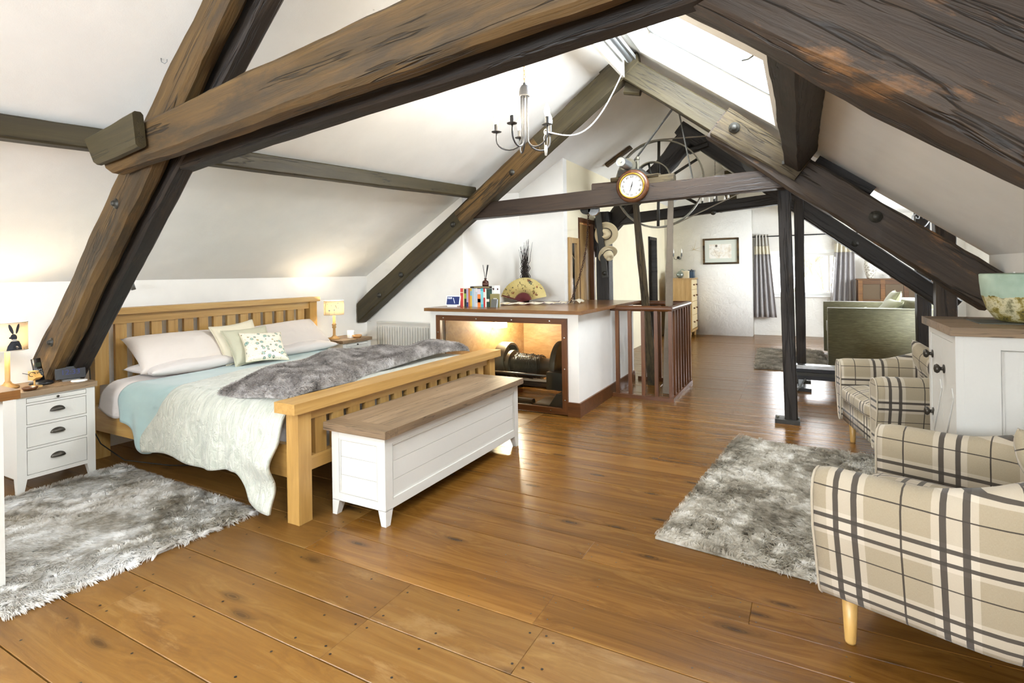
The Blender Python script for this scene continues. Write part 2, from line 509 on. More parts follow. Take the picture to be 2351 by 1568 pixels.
# ================================================================== THE SETTING
def build_floor():
    base = struct('floor', bx(-5.3, 2.8, -2.9, 12.7, -.14, -.021), 'gap')
    props(base, 'honey coloured old pine floorboards running across the attic', None)
    mesh_cache = {}
    def board(x0, x1, y0, y1, mat):
        L, W = round(x1 - x0, 2), round(y1 - y0, 3)
        key = (L, W, mat)
        if key not in mesh_cache:
            gp = .0024 if mat == 'board_old' else .0014
            bm = bx(-L / 2, L / 2, -W / 2 + gp, W / 2 - gp, -.02, 0)
            es = [e for e in bm.edges if all(v.co.z > -.001 for v in e.verts)]
            bmesh.ops.bevel(bm, geom=es, offset=.002, segments=1, affect='EDGES')
            me = bpy.data.meshes.new('floorboard'); bm.to_mesh(me); bm.free()
            me.materials.append(MT[mat]); mesh_cache[key] = me
        o = bpy.data.objects.new('floorboard', mesh_cache[key]); COL.objects.link(o)
        o.parent = base
        o.location = ((x0 + x1) / 2, (y0 + y1) / 2, random.uniform(-.0008, .0008))
        if y0 > .4 and y1 < 7.5:
            xx = [j + random.uniform(-.02, .02) for j in JOIST if x0 + .05 < j < x1 - .05] + [x0 + .03, x1 - .03]
            for x in xx:
                for f_ in (.2, .8):
                    if random.random() < .85: nails.append((x + random.uniform(-.012, .012), y0 + (y1 - y0) * (f_ + random.uniform(-.06, .06)), .0055 if mat == 'board_old' else .0032))
    rs = random.Random(5)
    JOIST = [-4.95 + .46 * i for i in range(14)]; nails = []
    XL, XRt = -5.2, 1.36
    # old wide boards near the camera
    y = -2.7
    while y < 1.88 - .05:
        w_ = .30 if y < .3 else .252
        y2 = min(y + w_, 1.88)
        if 1.88 - y2 < .1: y2 = 1.88
        cuts = [XL] + sorted(rs.sample([-3.9, -3.3, -2.6, -1.55, -.9, -.2], 1 if y < .6 else 2)) + [XRt]
        for a, b in zip(cuts, cuts[1:]): board(round(a, 2), round(b, 2), y, y2, 'board_old')
        y = y2
    # old boards under the bed
    y = 1.88
    while y < 4.75:
        y2 = y + .2392
        board(XL, -2.24, y, y2, 'board_old'); y = y2
    # narrower boards in the middle of the room
    y = 1.88
    ws = [.215, .165, .16, .19, .185, .17, .2, .18, .19, .175]
    i = 0
    while y < 4.75 - .05:
        y2 = min(y + ws[i % 10], 4.751)
        if 4.751 - y2 < .09: y2 = 4.751
        cut = rs.choice([-.95, -.2, .45, .9, None, None])
        cs = [-2.24] + ([cut] if cut is not None else []) + [XRt]
        for a, b in zip(cs, cs[1:]): board(a, b, y, y2, 'board')
        y = y2; i += 1
    y = 4.751
    while y < 12.6:
        y2 = y + ws[i % 10]
        xr = XRt if y2 < 5.6 else 2.75
        cs = [XL] + sorted(rs.sample([-3.1, -1.5, -.6, .3, .9], 2 if y < 8 else 1)) + [xr]
        for a, b in zip(cs, cs[1:]): board(a, b, y, y2, 'board')
        y = y2; i += 1
    bm = NB()
    for x, yy, r in nails:
        vs = [bm.verts.new((x + r * math.cos(k * PI / 3), yy + r * math.sin(k * PI / 3), .0013)) for k in range(6)]
        bm.faces.new(vs)
    o = obj('nails', bm, plain('nail_head', srgb('2A241E'), .5, .4), base); o['kind'] = 'stuff'
build_floor()

def slab_l(x0, x1, y0, y1, t=.12):
    return prism(NB(), [(x0, zl(x0)), (x1, zl(x1)), (x1, zl(x1) + t), (x0, zl(x0) + t)], y0, y1)
def ceiling_left():
    bm = NB()
    xs, ys = [-5.2, -4.2, -3.25, XR], [-2.9, -1.55, -.25, 12.6]
    for i in range(3):
        for j in range(3):
            if i == 1 and j == 1: continue
            x0, x1 = xs[i], xs[i + 1]
            prism(bm, [(x0, zl(x0)), (x1, zl(x1)), (x1, zl(x1) + .12), (x0, zl(x0) + .12)], ys[j], ys[j + 1])
    bmesh.ops.remove_doubles(bm, verts=bm.verts, dist=.0005)
    struct('ceiling_left', bm, 'ceil')
ceiling_left()
SKY = (-1.32, -.18, 3.45, 5.08)
def ceiling_right():
    bm = NB()
    ys = [-2.9, -.45, .85, SKY[2], SKY[3], 5.4, 12.6]
    xs = [XR, SKY[0], -.4, SKY[1], .075, .5, 1.46]
    for j in range(6):
        for i in range(6):
            x0, x1, y0, y1 = xs[i], xs[i + 1], ys[j], ys[j + 1]
            if j == 3 and i in (1, 2): continue
            if j == 1 and i in (2, 3, 4) : continue
            if j == 5 and x0 >= .07: continue
            prism(bm, [(x0, zr(x0)), (x1, zr(x1)), (x1, zr(x1) + .12), (x0, zr(x0) + .12)], y0, y1)
    bmesh.ops.remove_doubles(bm, verts=bm.verts, dist=.0005)
    # drop faces shared between neighbouring cells
    bmesh.ops.delete(bm, geom=[f for f in bm.faces if False], context='FACES')
    struct('ceiling_right', bm, 'ceil')
ceiling_right()
struct('ceiling_dormer', bx(.06, 2.8, 5.4, 12.6, 2.4, 2.5), 'ceil')

# skylight: splayed reveal, frame, pane
def skylight():
    n = Vector((.6075, 0, .794)); up = .17
    def pt(x, y, off): return Vector((x, y, zr(x))) + n * off
    o = [(SKY[0], SKY[2]), (SKY[1], SKY[2]), (SKY[1], SKY[3]), (SKY[0], SKY[3])]
    q = [(-1.27, 3.85), (-.28, 3.85), (-.28, 4.88), (-1.27, 4.88)]
    bm = NB()
    A = [bm.verts.new(pt(x, y, 0)) for x, y in o]; B = [bm.verts.new(pt(x, y, up)) for x, y in q]
    C = [bm.verts.new(pt(x, y, .14)) for x, y in [(SKY[0] - .05, SKY[2] - .05), (SKY[1] + .05, SKY[2] - .05), (SKY[1] + .05, SKY[3] + .05), (SKY[0] - .05, SKY[3] + .05)]]
    for i in range(4):
        j = (i + 1) % 4
        bm.faces.new((A[i], A[j], B[j], B[i])); bm.faces.new((B[i], B[j], C[j], C[i])); bm.faces.new((C[i], C[j], A[j], A[i]))
    wd = thing('window_1', 'open skylight with white reveal between the roof timbers', None, (-.75, 4.3, zr(-.75)), kind='structure')
    obj('reveal', bm, 'wall', wd, world=True)
    fr = NB()
    fw = .045
    for (xa, xb, ya, yb) in ((-1.29, -.26, 3.83, 3.83 + fw), (-1.29, -.26, 4.9 - fw, 4.9), (-1.29, -1.29 + fw, 3.83, 4.9), (-.26 - fw, -.26, 3.83, 4.9)):
        vs = []
        for off in (up - .02, up + .05):
            vs.append([fr.verts.new(pt(x, y, off)) for x, y in ((xa, ya), (xb, ya), (xb, yb), (xa, yb))])
        a, b = vs
        fr.faces.new(a); fr.faces.new(b[::-1])
        for i in range(4): fr.faces.new((a[i], a[(i + 1) % 4], b[(i + 1) % 4], b[i]))
    obj('frame', fr, plain('skylight_frame', srgb('C9D3DA'), .4), wd, world=True)
    g = NB(); a = [g.verts.new(pt(x, y, up + .02)) for x, y in q]; g.faces.new(a)
    obj('pane', g, 'glass', wd, world=True)
    h = NB(); p = pt(-.33, 3.9, up - .02)
    tube(h, [p, p + Vector((-.03, .03, -.02)), p + Vector((-.06, .07, -.02)), p + Vector((-.1, .09, -.015))], .008)
    obj('latch', h, 'steel', wd, world=True, smooth=True)
skylight()

# walls
struct('wall_left', bx(-5.25, -5.05, -2.9, 12.6, 0, 1.40), 'wall')
struct('wall_end', prism(NB(), [(-5.1, 0), (-3.52, 0), (-3.52, zl(-3.52) + .02), (-5.1, zl(-5.1) + .02)], 5.3, 5.42), 'wall')
def quad_wall(name, a, b, th, ztop, mat):
    a, b = Vector((a[0], a[1], 0)), Vector((b[0], b[1], 0)); d = (b - a).normalized(); n = Vector((-d.y, d.x, 0)) * th
    bm = NB(); pts = [a, b, b + n, a + n]
    A = [bm.verts.new(p) for p in pts]; B = [bm.verts.new((p.x, p.y, ztop(p.x))) for p in pts]
    bm.faces.new(A[::-1]); bm.faces.new(B)
    for i in range(4): bm.faces.new((A[i], A[(i + 1) % 4], B[(i + 1) % 4], B[i]))
    return struct(name, bm, mat)
quad_wall('wall_alcove_side', (-3.52, 5.40), (-3.28, 6.32), .1, lambda x: zl(x) + .02, 'wall')
struct('wall_alcove_back', prism(NB(), [(-3.4, 0), (-2.65, 0), (-2.65, zl(-2.65) + .01), (-3.4, zl(-3.4) + .01)], 6.3, 6.42), 'wall')
def hall_wall():
    zt = zl(-2.65) + .02
    bm = NB()
    for (y0, y1, z0, z1) in ((6.42, 6.80, 0, zt), (6.80, 7.40, 2.1, zt), (7.40, 10.55, 0, zt), (10.55, 11.2, 2.05, zt), (11.2, 12.4, 0, zt)):
        box(bm, -2.77, -2.65, y0, y1, z0, z1)
    struct('wall_hall', bm, 'wall_cream')
hall_wall()
def gable():
    bm = NB(); wx0, wx1, wz0, wz1 = -.62, .80, .84, 1.68
    prism(bm, [(-5.1, 0), (wx0, 0), (wx0, zr(wx0) + .05), (XR, ZR + .05), (-5.1, zl(-5.1) + .05)], 12.4, 12.6)
    prism(bm, [(wx1, 0), (2.7, 0), (2.7, 2.45), (wx1, 2.45)], 12.4, 12.6)
    prism(bm, [(wx0, 0), (wx1, 0), (wx1, wz0), (wx0, wz0)], 12.4, 12.6)
    prism(bm, [(wx0, wz1), (wx1, wz1), (wx1, 2.45), (wx0, zr(wx0) + .05)], 12.4, 12.6)
    struct('wall_back', bm, 'wall_rough')
gable()
struct('wall_breast', bx(-2.7, -.9, 12.0, 12.42, 0, 2.62), 'wall_rough', bev=.11, segs=5, smooth=True)
struct('wall_right', bx(1.3, 1.45, -2.9, 5.4, 0, 1.48), 'wall')
struct('wall_dormer_side', prism(NB(), [(.07, 2.41), (2.7, 2.41), (2.7, 0), (1.3, 0), (1.3, zr(1.3))], 5.4, 5.5), 'wall')
def dormer_wall():
    bm = NB()
    for (y0, y1, z0, z1) in ((5.45, 7.4, 0, 2.45), (7.4, 11.0, 0, 1.0), (7.4, 11.0, 2.1, 2.45), (11.0, 12.5, 0, 2.45)):
        box(bm, 2.6, 2.75, y0, y1, z0, z1)
    struct('wall_dormer', bm, 'wall')
dormer_wall()
def rear_wall():
    bm = NB()
    prism(bm, [(-5.1, 0), (-3.5, 0), (-3.5, zl(-3.5) + .03), (-5.1, zl(-5.1) + .03)], -2.9, -2.7)
    prism(bm, [(.1, 0), (1.4, 0), (1.4, zr(1.4) + .03), (.1, zr(.1) + .03)], -2.9, -2.7)
    box(bm, -3.5, .1, -2.9, -2.7, 0, .9)
    prism(bm, [(-3.5, 2.3), (.1, 2.3), (.1, zr(.1) + .03), (-.05, 2.49), (XR, ZR + .03), (-3.5, zl(-3.5) + .03)], -2.9, -2.7)
    struct('wall_behind', bm, 'wall')
rear_wall()

def casement(name, x0, x1, z0, z1, y, nx, mat, label, nz=1):
    wd = thing(name, label, None, ((x0 + x1) / 2, y, z0), kind='structure')
    bm = NB(); f = .055
    box(bm, x0, x1, y, y + .07, z0, z0 + f); box(bm, x0, x1, y, y + .07, z1 - f, z1)
    box(bm, x0, x0 + f, y, y + .07, z0 + f, z1 - f); box(bm, x1 - f, x1, y, y + .07, z0 + f, z1 - f)
    obj('frame', bm, mat, wd, world=True)
    wdt = (x1 - x0 - 2 * f) / nx
    for i in range(1, nx):
        c = x0 + f + i * wdt
        obj('mullion', bx(c - .022, c + .022, y + .01, y + .06, z0 + f, z1 - f), mat, wd, world=True)
    for i in range(nx):
        a = x0 + f + i * wdt
        obj('pane', bx(a, a + wdt, y + .033, y + .037, z0 + f, z1 - f), 'glass', wd, world=True)
    return wd
wd = casement('window_2', -.62, .80, .84, 1.68, 12.47, 5, 'white_gloss', 'white framed casement window in the far rough plastered wall')
obj('sill', bx(-.68, .86, 12.36, 12.5, .80, .84), 'white_gloss', wd, world=True, bev=.006)
obj('lintel', bx(-.66, .84, 12.385, 12.41, 1.68, 1.75), 'white_gloss', wd, world=True, bev=.006)

def side_window(name, label, pts, n, up, panes=3, f=.05):
    """flat framed window filling the quad pts (corner, along u, along v); n outward normal"""
    o, u, v = Vector(pts[0]), Vector(pts[1]), Vector(pts[2]); n = Vector(n).normalized(); U, V = u.normalized(), v.normalized()
    wd = thing(name, label, None, tuple(o), kind='structure')
    def slab(nm, a0, a1, b0, b1, d0, d1, mat):
        bm = NB(); A = [bm.verts.new(o + U * a + V * b + n * d0) for a, b in ((a0, b0), (a1, b0), (a1, b1), (a0, b1))]; B = [bm.verts.new(v_.co + n * (d1 - d0)) for v_ in A]
        bm.faces.new(A); bm.faces.new(B[::-1])
        for i in range(4): bm.faces.new((A[i], A[(i + 1) % 4], B[(i + 1) % 4], B[i]))
        obj(nm, bm, mat, wd, world=True)
    Lu, Lv = u.length, v.length
    for a in ((0, Lu, 0, f), (0, Lu, Lv - f, Lv), (0, f, f, Lv - f), (Lu - f, Lu, f, Lv - f)): slab('frame_bar', *a, -.0, .05, 'white_gloss')
    w_ = (Lu - 2 * f) / panes
    for i in range(1, panes): slab('mullion', f + i * w_ - .02, f + i * w_ + .02, f, Lv - f, .005, .045, 'white_gloss')
    for i in range(panes): slab('pane', f + i * w_, f + (i + 1) * w_, f, Lv - f, .02, .024, 'glass')
side_window('window_3', 'long white dormer window on the right behind the sofa', ((2.602, 7.4, 1.0), (0, 3.6, 0), (0, 0, 1.1)), (1, 0, 0), None, 5)
side_window('added_window_4', 'wide white window added unseen behind the camera for light', ((-3.5, -2.705, .9), (3.6, 0, 0), (0, 0, 1.4)), (0, -1, 0), None, 5)  # added out of view to fill the near room with light
side_window('added_window_5', 'unseen roof window added above the camera for light', ((-.4, -.45, zr(-.4)), (0, 1.3, 0), (.9, 0, zr(.5) - zr(-.4))), (.6075, 0, .794), None, 2)  # added out of view as a second source of fill
side_window('added_window_6', 'unseen roof window added in the left slope to brighten the right slope', ((-4.2, -1.55, zl(-4.2)), (0, 1.3, 0), (.95, 0, zl(-3.25) - zl(-4.2))), (-.52, 0, .854), None, 2)  # added out of view because the right slope was too dark

def door_set(name, y0, y1, ztop, leaf_y, leaf_len, leaf_mat, frame_mat, label):
    d = thing(name, label, None, (-2.65, (y0 + y1) / 2, 0), kind='structure')
    bm = NB()
    box(bm, -2.79, -2.645, y0, y0 + .05, 0, ztop); box(bm, -2.79, -2.63, y1 - .05, y1, 0, ztop)
    box(bm, -2.79, -2.63, y0 + .05, y1 - .05, ztop - .06, ztop)
    obj('frame', bm, frame_mat, d, world=True)
    lf = obj('leaf', bx(-2.8 - leaf_len, -2.8, leaf_y, leaf_y + .04, .01, ztop - .1), leaf_mat, d, world=True, origin=(-2.8 - leaf_len / 2, leaf_y, ztop / 2))
    return d, lf
d1, lf = door_set('door_1', 6.80, 7.40, 2.12, 7.27, .6, 'pine', 'mahog', 'golden pine door standing ajar beside the narrow mirror')
bpy.data.objects.remove(lf)
LM = Matrix.Translation((-2.672, 6.855, 0)) @ Matrix.Rotation(R(90 + 4), 4, 'Z')
for k in range(3):
    o = obj('leaf_board', bx(k * .155, k * .155 + .151, -.018, .018, .012, 2.04), 'pine', d1, bev=.005)
    o.matrix_basis = d1.matrix_basis.inverted() @ LM
o = obj('leaf_stile', tube(NB(), [(.49, 0, .012), (.49, 0, 2.04)], .026, 10), 'mahog', d1, smooth=True); o.matrix_basis = d1.matrix_basis.inverted() @ LM
d2, lf2 = door_set('door_2', 10.55, 11.2, 2.06, 11.08, .7, 'beam_black', 'beam_black', 'dark brown door standing open in the hall wall')
lamp = bpy.data.lights.new('hall_room_lamp', 'POINT'); lamp.energy = 22; lamp.color = (1, .82, .55); lamp.shadow_soft_size = .08
lo = bpy.data.objects.new('hall_room_lamp', lamp); COL.objects.link(lo); lo.location = (-3.5, 6.8, 1.7)
lamp = bpy.data.lights.new('bath_room_lamp', 'POINT'); lamp.energy = 16; lamp.color = (.85, .95, 1); lamp.shadow_soft_size = .08
lo = bpy.data.objects.new('bath_room_lamp', lamp); COL.objects.link(lo); lo.location = (-3.6, 10.3, 1.5)
struct('wall_between_rooms', bx(-5.05, -2.77, 8.6, 8.7, 0, 2.72), 'wall_cream')

# ground and bare trees outside the far window
struct('ground_outside', bx(-14, 14, 13.5, 40, -3.2, -3.0), plain('meadow', srgb('B4B98E'), .9))
def bare_tree(x, y, h, seed, label):
    t = thing('bare_tree', label, 'tree', (x, y, -3.0), group='bare trees outside the window')
    rs = random.Random(seed); bm = NB()
    def br(p, d, L, r, lv):
        q = p + d * L
        tube(bm, [p, (p + q) / 2 + Vector((rs.uniform(-1, 1), rs.uniform(-1, 1), 0)) * L * .06, q], r, 5, r1=r * .6)
        if lv == 0: return
        for k in range(3 if lv > 1 else 4):
            nd = (d + Vector((rs.uniform(-1, 1), rs.uniform(-.6, .6), rs.uniform(-.3, .7))) * .75).normalized()
            br(p + d * L * rs.uniform(.5, 1), nd, L * rs.uniform(.55, .8), r * .55, lv - 1)
    br(Vector((0, 0, 0)), Vector((0, 0, 1)), h * .42, .12, 5)
    obj('branches', bm, plain('bark%d' % seed, srgb('A89E86'), .9), t)
bare_tree(.9, 17.5, 8, 3, 'bare twiggy tree outside the far window, beside the curtain with lilac folds')
bare_tree(-.6, 19.5, 8.5, 8, 'bare pale tree outside the far window, nearer the dark post')

# ================================================================== ROOF TIMBERS
def bolt(parent, p, d, r=.022, mat='iron_black'):
    q = Vector(d).to_track_quat('Z', 'Y').to_matrix().to_4x4()
    bm = lathe(NB(), [(r * 1.7, 0), (r * 1.7, .006), (r, .008), (r * .95, .02), (r * .6, .028), (0, .03)], 12, M=Matrix.Translation(p) @ q)
    return obj('bolt', bm, mat, parent, world=True, smooth=True)

def truss_near():
    t = thing('roof_truss', 'huge hewn oak roof truss nearest the camera with clasped double collar', 'roof truss', (-4.8, 1.9, .7))
    beam('rafter', (-4.92, 1.84, .70), (-2.05, 1.57, 2.98), .11, .30, 'beam_tan', t, .011, h1=.19, seed=2, cham=.03)
    beam('rafter', (-4.90, 1.96, .63), (-2.02, 1.69, 2.93), .10, .22, 'beam_dark', t, .005, h1=.16, seed=5, cham=.012)
    beam('collar', (-3.36, 1.57, 2.05), (-.22, 1.66, 2.42), .11, .19, 'beam_tan', t, .010, h1=.32, seed=7, cham=.025, cut0=-.4)
    beam('collar', (-3.28, 1.80, 2.075), (-.1, 1.80, 2.365), .10, .20, 'beam_dark', t, .005, h1=.24, seed=9, cham=.012)
    beam('cleat', (-3.37, 1.485, 2.075), (-2.93, 1.49, 2.135), .05, .17, 'beam_olive', t, .006, h1=.19, seed=12, cham=.02, cut0=-.5)
    s, c = .765 / 1.259, 1 / 1.259
    n = Vector((s, 0, c)); d = Vector((c, 0, -s))
    p0 = Vector((-.75, 1.88, 2.57)) + n * .205; p1 = Vector((1.28, 1.88, .985)) + n * .205
    beam('rafter', p0, p1, .20, .385, 'beam_mid', t, .016, seed=21, cham=.03)
    for p in ((-4.60, 1.755, .95), (-3.50, 1.65, 1.82)): bolt(t, p, (0, -1, 0), .018)
    return t
truss_near()

def truss_mid():
    t = thing('roof_truss', 'dark oak roof truss carrying the round wall clock on its collar', 'roof truss', (-5.0, 5.2, .8))
    Y = 5.19
    beam('rafter', (-5.03, Y, .905), (-1.40, Y, 3.46), .17, .215, 'beam_olive', t, .008, seed=31, cham=.015, cut0=.7)
    beam('rafter', (-1.54, Y, 3.41), (-.50, Y, 2.61), .15, .20, 'beam_olive', t, .006, h1=.22, seed=33, cham=.01)
    beam('rafter', (-.66, Y, 2.69), (1.27, Y, 1.16), .18, .285, 'beam_mid', t, .013, seed=35, cham=.02)
    beam('collar', (-3.4, Y + .03, 2.085), (-.05, Y + .03, 2.165), .13, .172, 'beam_red', t, .003, seed=37, cham=.006)
    beam('cleat', (-.62, Y - .11, 2.70), (.02, Y - .11, 2.20), .06, .27, 'beam_pale', t, .012, h1=.2, seed=39, cham=.015)
    beam('cleat', (-3.42, Y - .1, 2.0), (-2.42, Y - .1, 2.72), .05, .20, 'beam_tan', t, .006, seed=41, cham=.008)
    beam('packing', (.12, Y + .14, 2.30), (.52, Y + .14, 2.0), .10, .13, 'beam_dark', t, .004, seed=43, cham=.01)
    beam('brace', (-3.62, Y + .16, 1.98), (-3.02, Y + .16, 2.38), .08, .14, 'beam_dark', t, .004, seed=44, cham=.008)
    beam('apex_block', (-1.75, Y + .02, 3.34), (-1.36, Y + .02, 3.40), .12, .24, 'beam_olive', t, .006, seed=45, cham=.03)
    beam('apex_block', (-1.52, Y + .05, 3.2), (-1.36, Y + .05, 3.16), .07, .12, 'beam_olive', t, .004, seed=46, cham=.03)
    for p in ((-3.52, Y - .09, 1.95), (-2.72, Y - .125, 2.46), (-.50, Y - .14, 2.62), (.52, Y - .1, 1.78), (-4.3, Y - .09, 1.38), (-4.65, Y - .09, 1.13)): bolt(t, p, (0, -1, 0), .028 if p[0] > -1 else .02)
    for p in ((-.12, Y - .145, 2.27), (.02, Y - .145, 2.24)):
        obj('peg', bx(p[0] - .013, p[0] + .013, p[1] - .02, p[1] + .02, p[2] - .013, p[2] + .013), 'iron_black', t, world=True, bev=.003)
    return t
truss_mid()

def truss_far():
    t = thing('roof_truss', 'black roof truss behind the iron wheel, third from the camera', 'roof truss', (-2.4, 7.45, 0))
    Y = 7.45
    beam('collar', (-2.62, Y, 2.085), (.05, Y, 2.27), .14, .14, 'beam_black', t, .004, seed=51, cham=.01)
    beam('rafter', (-2.9, Y, 1.55), (-1.24, Y, 3.22), .16, .26, 'beam_black', t, .035, seed=53, cham=.04)
    beam('rafter', (-1.42, Y, 3.30), (1.46, Y, .93), .15, .19, 'beam_black', t, .006, seed=55, cham=.012)
    beam('brace', (-1.3, Y - .05, 2.96), (-1.05, Y - .05, 3.02), .1, .08, 'beam_black', t, .004, seed=56, cham=.02)
    for p in ((.55, Y - .08, 1.66), (-1.0, Y - .08, 2.13)): bolt(t, p, (0, -1, 0), .022)
truss_far()

def post(name, x, y, z1, w_, mat, label, plate=True, seed=60, d_=None, lean=0.0):
    t = thing(name, label, 'post', (x, y, 0))
    beam('shaft', (x + lean, y, .02 if plate else 0.0), (x, y, z1), w_, d_ or w_, mat, t, .004, seed=seed, cham=.008)
    if plate:
        bm = bx(-w_ * .95, w_ * .95, -w_ * .75, w_ * .75, 0, .035)
        obj('base_plate', bm, 'iron_black', t, bev=.01)
        for s_ in (-1, 1):
            b = lathe(NB(), [(.013, .035), (.012, .045), (0, .047)], 8, c=(s_ * w_ * .75, 0, 0))
            obj('bolt', b, 'iron', t, smooth=True)
    return t
post('timber_post', -.13, 5.42, 2.10, .105, 'beam_dark', 'dark square timber post on a bolted iron foot under the clock beam', seed=61, lean=.03)
post('timber_post', -.02, 7.40, 2.22, .105, 'beam_dark', 'dark timber post standing behind the bolted one', seed=62)
post('timber_post', 1.262, 7.9, 2.38, .14, 'beam_dark', 'slim dark post with a wire heart, beside the green sofa', seed=63, plate=False)
post('timber_post', 1.285, 6.92, 2.38, .17, 'beam_mid', 'broad brown timber post by the white thermostat', seed=64, plate=False)
post('timber_post', -2.455, 7.30, 2.22, .185, 'beam_black', 'black timber post carrying the two straw hats', seed=65, plate=False)

p = thing('purlin', 'olive brown purlin running along the sloping ceiling above the bed', 'purlin', (-3.6, 1.0, 2.1))
beam('timber', (-3.70, -.6, 2.10), (-3.37, 5.29, 2.325), .11, .125, 'beam_olive', p, .004, seed=71, cham=.01)
p = thing('purlin', 'dark purlin beside the skylight running between two trusses', 'purlin', (-.05, 2.0, 2.2))
def purlin_r():
    M = Matrix.Translation((.005, 3.6, 2.315)) @ Matrix.Rotation(R(-90), 4, 'Z').inverted() @ Matrix.Rotation(R(37.4), 4, 'X')
    o = beam('timber', (-1.62, 0, 0), (1.50, 0, 0), .145, .23, 'beam_dark', None, .008, seed=73, cham=.012)
    o.parent = p; o.matrix_basis = p.matrix_basis.inverted() @ M @ Matrix.Translation((-.06, 0, 0))
purlin_r()
struct('trim_1', bx(-1.43, -1.20, 12.3, 12.4, 2.70, 3.5), 'beam_pale')

# ================================================================== BED
def cup_handle(parent, p, M=None, w_=.042):
    th = np.linspace(0, np.pi, 13)[:, None]; ph = np.linspace(0, np.pi / 2, 7)[None, :]
    P = np.stack([np.sin(th) * .024 * np.cos(ph), w_ * np.cos(th) * np.ones_like(ph), np.sin(th) * .03 * np.sin(ph)], -1)
    o = grid_surf('handle', P, 'handle', parent, thick=.002); o.location = p
    return o
def knob(parent, p, r=.014, M=None, mat='handle', axis='X'):
    bm = lathe(NB(), [(r * .5, 0), (r * .45, r * .5), (r * .9, r * .9), (r, r * 1.4), (r * .7, r * 1.9), (0, r * 2)], 12, axis=axis)
    o = obj('knob', bm, mat, parent, smooth=True); o.location = p
    return o

def build_bed():
    t = thing('bed', 'large light oak bed with slatted headboard and slatted footboard', 'bed', (-3.65, 3.13, 0))
    Wd = dict(parent=t, world=True)
    def pc(name, x0, x1, y0, y1, z0, z1, bev=.006, mat='oak_bed', along='Z', segs=1):
        o0 = Vector(((x0 + x1) / 2, (y0 + y1) / 2, (z0 + z1) / 2)); hx, hy, hz = (x1 - x0) / 2, (y1 - y0) / 2, (z1 - z0) / 2
        # local X is the grain direction
        if along == 'Z':
            bm = bx(-hz, hz, -hy, hy, -hx, hx); rot = Matrix.Rotation(R(-90), 4, 'Y')
        elif along == 'Y':
            bm = bx(-hy, hy, -hx, hx, -hz, hz); rot = Matrix.Rotation(R(90), 4, 'Z')
        else:
            bm = bx(-hx, hx, -hy, hy, -hz, hz); rot = Matrix.Identity(4)
        o = obj(name, bm, mat, t, bev=bev, segs=segs)
        o.matrix_basis = t.matrix_basis.inverted() @ Matrix.Translation(o0) @ rot
        return o
    hx0, hx1 = -4.865, -4.79
    for y0 in (2.09, 4.14): pc('head_post', hx0 - .01, hx1 + .01, y0, y0 + .095, 0, 1.10)
    pc('head_cap', hx0 - .03, hx1 + .03, 2.06, 4.265, 1.10, 1.15, .014, along='Y', segs=2)
    pc('head_rail', hx0 + .01, hx1 - .01, 2.185, 4.14, 1.025, 1.10, along='Y')
    pc('head_rail', hx0 + .01, hx1 - .01, 2.185, 4.14, .32, .46, along='Y')
    pitch = (4.14 - 2.185) / 14.45
    for i in range(14):
        y = 2.185 + pitch * (i + .45)
        pc('slat', hx0 + .022, hx1 - .022, y, y + .083, .46, 1.025, .003)
    fx0, fx1 = -2.555, -2.46
    for y0 in (2.035, 4.105): pc('foot_post', fx0, fx1, y0, y0 + .09, 0, .625, .008)
    pc('foot_cap', fx0 - .035, fx1 + .035, 1.985, 4.245, .625, .685, .02, along='Y', segs=3)
    pc('foot_rail', fx0 + .02, fx1 - .02, 2.125, 4.105, .565, .625, along='Y')
    pc('foot_rail', fx0 + .02, fx1 - .02, 2.125, 4.105, .275, .355, along='Y')
    pitch = (4.105 - 2.125) / 14.45
    for i in range(14):
        y = 2.125 + pitch * (i + .4)
        pc('slat', fx0 + .03, fx1 - .03, y, y + .083, .355, .565, .003)
    for y0 in (2.07, 4.13): pc('side_rail', -4.79, -2.555, y0, y0 + .035, .235, .42, .005, along='X')
    return t
build_bed()

MT['sheet'] = plain('pale_sheet', srgb('D6CDC7'), .8, bump=.25, bscale=12, var=.05, sheen=.2)
MT['sheet_grey'] = plain('grey_sheet', srgb('C9C6C4'), .8, bump=.2, bscale=14)
MT['pillow'] = plain('pillow_cotton', srgb('D5CAC0'), .8, bump=.3, bscale=16, var=.05, sheen=.2)
MT['blue'] = plain('duck_egg_satin', srgb('9DB6B4'), .42, bump=.25, bscale=9, var=.05, sheen=.3)
def quilt_mat():
    s = NT('crinkled_quilt')
    v = s.coords('UV', (1, 1, 1), rnd=False)
    mp = s.n('ShaderNodeMapping'); mp.inputs['Scale'].default_value = (17, 12, 1); s.l(v, mp.inputs[0])
    n1 = s.noise(mp.outputs[0], 1.0, 5, .6, 1.3)
    n0 = s.noise(v, 5, 4, .6, .4)
    wv = s.n('ShaderNodeTexWave'); wv.wave_type = 'BANDS'; wv.bands_direction = 'X'
    wv.inputs['Scale'].default_value = 5.2; wv.inputs['Distortion'].default_value = .8; wv.inputs['Detail'].default_value = 2
    s.l(v, wv.inputs['Vector'])
    st = s.ramp(wv.outputs[0], [(.0, (0, 0, 0)), (.10, (1, 1, 1))])
    col = s.mix(n0, srgb('A6A898'), srgb('C2C2B4'))
    col = s.mix(s.ramp(n1, [(.3, (0, 0, 0)), (.7, (1, 1, 1))]), s.mix(.55, col, srgb('9FA596')), s.mix(.6, col, srgb('DAD8CA')))  # shimmer put into the colour: highlight tone on crinkle crests, darker in hollows
    s.base(col)
    h = s.math('ADD', s.math('MULTIPLY', n1, 1.0), s.math('MULTIPLY', st, .12))
    s.bump(h, .9, .02)
    s.set(Roughness=.42, Sheen_Weight=.35)
    return s.m
MT['quilt'] = quilt_mat()

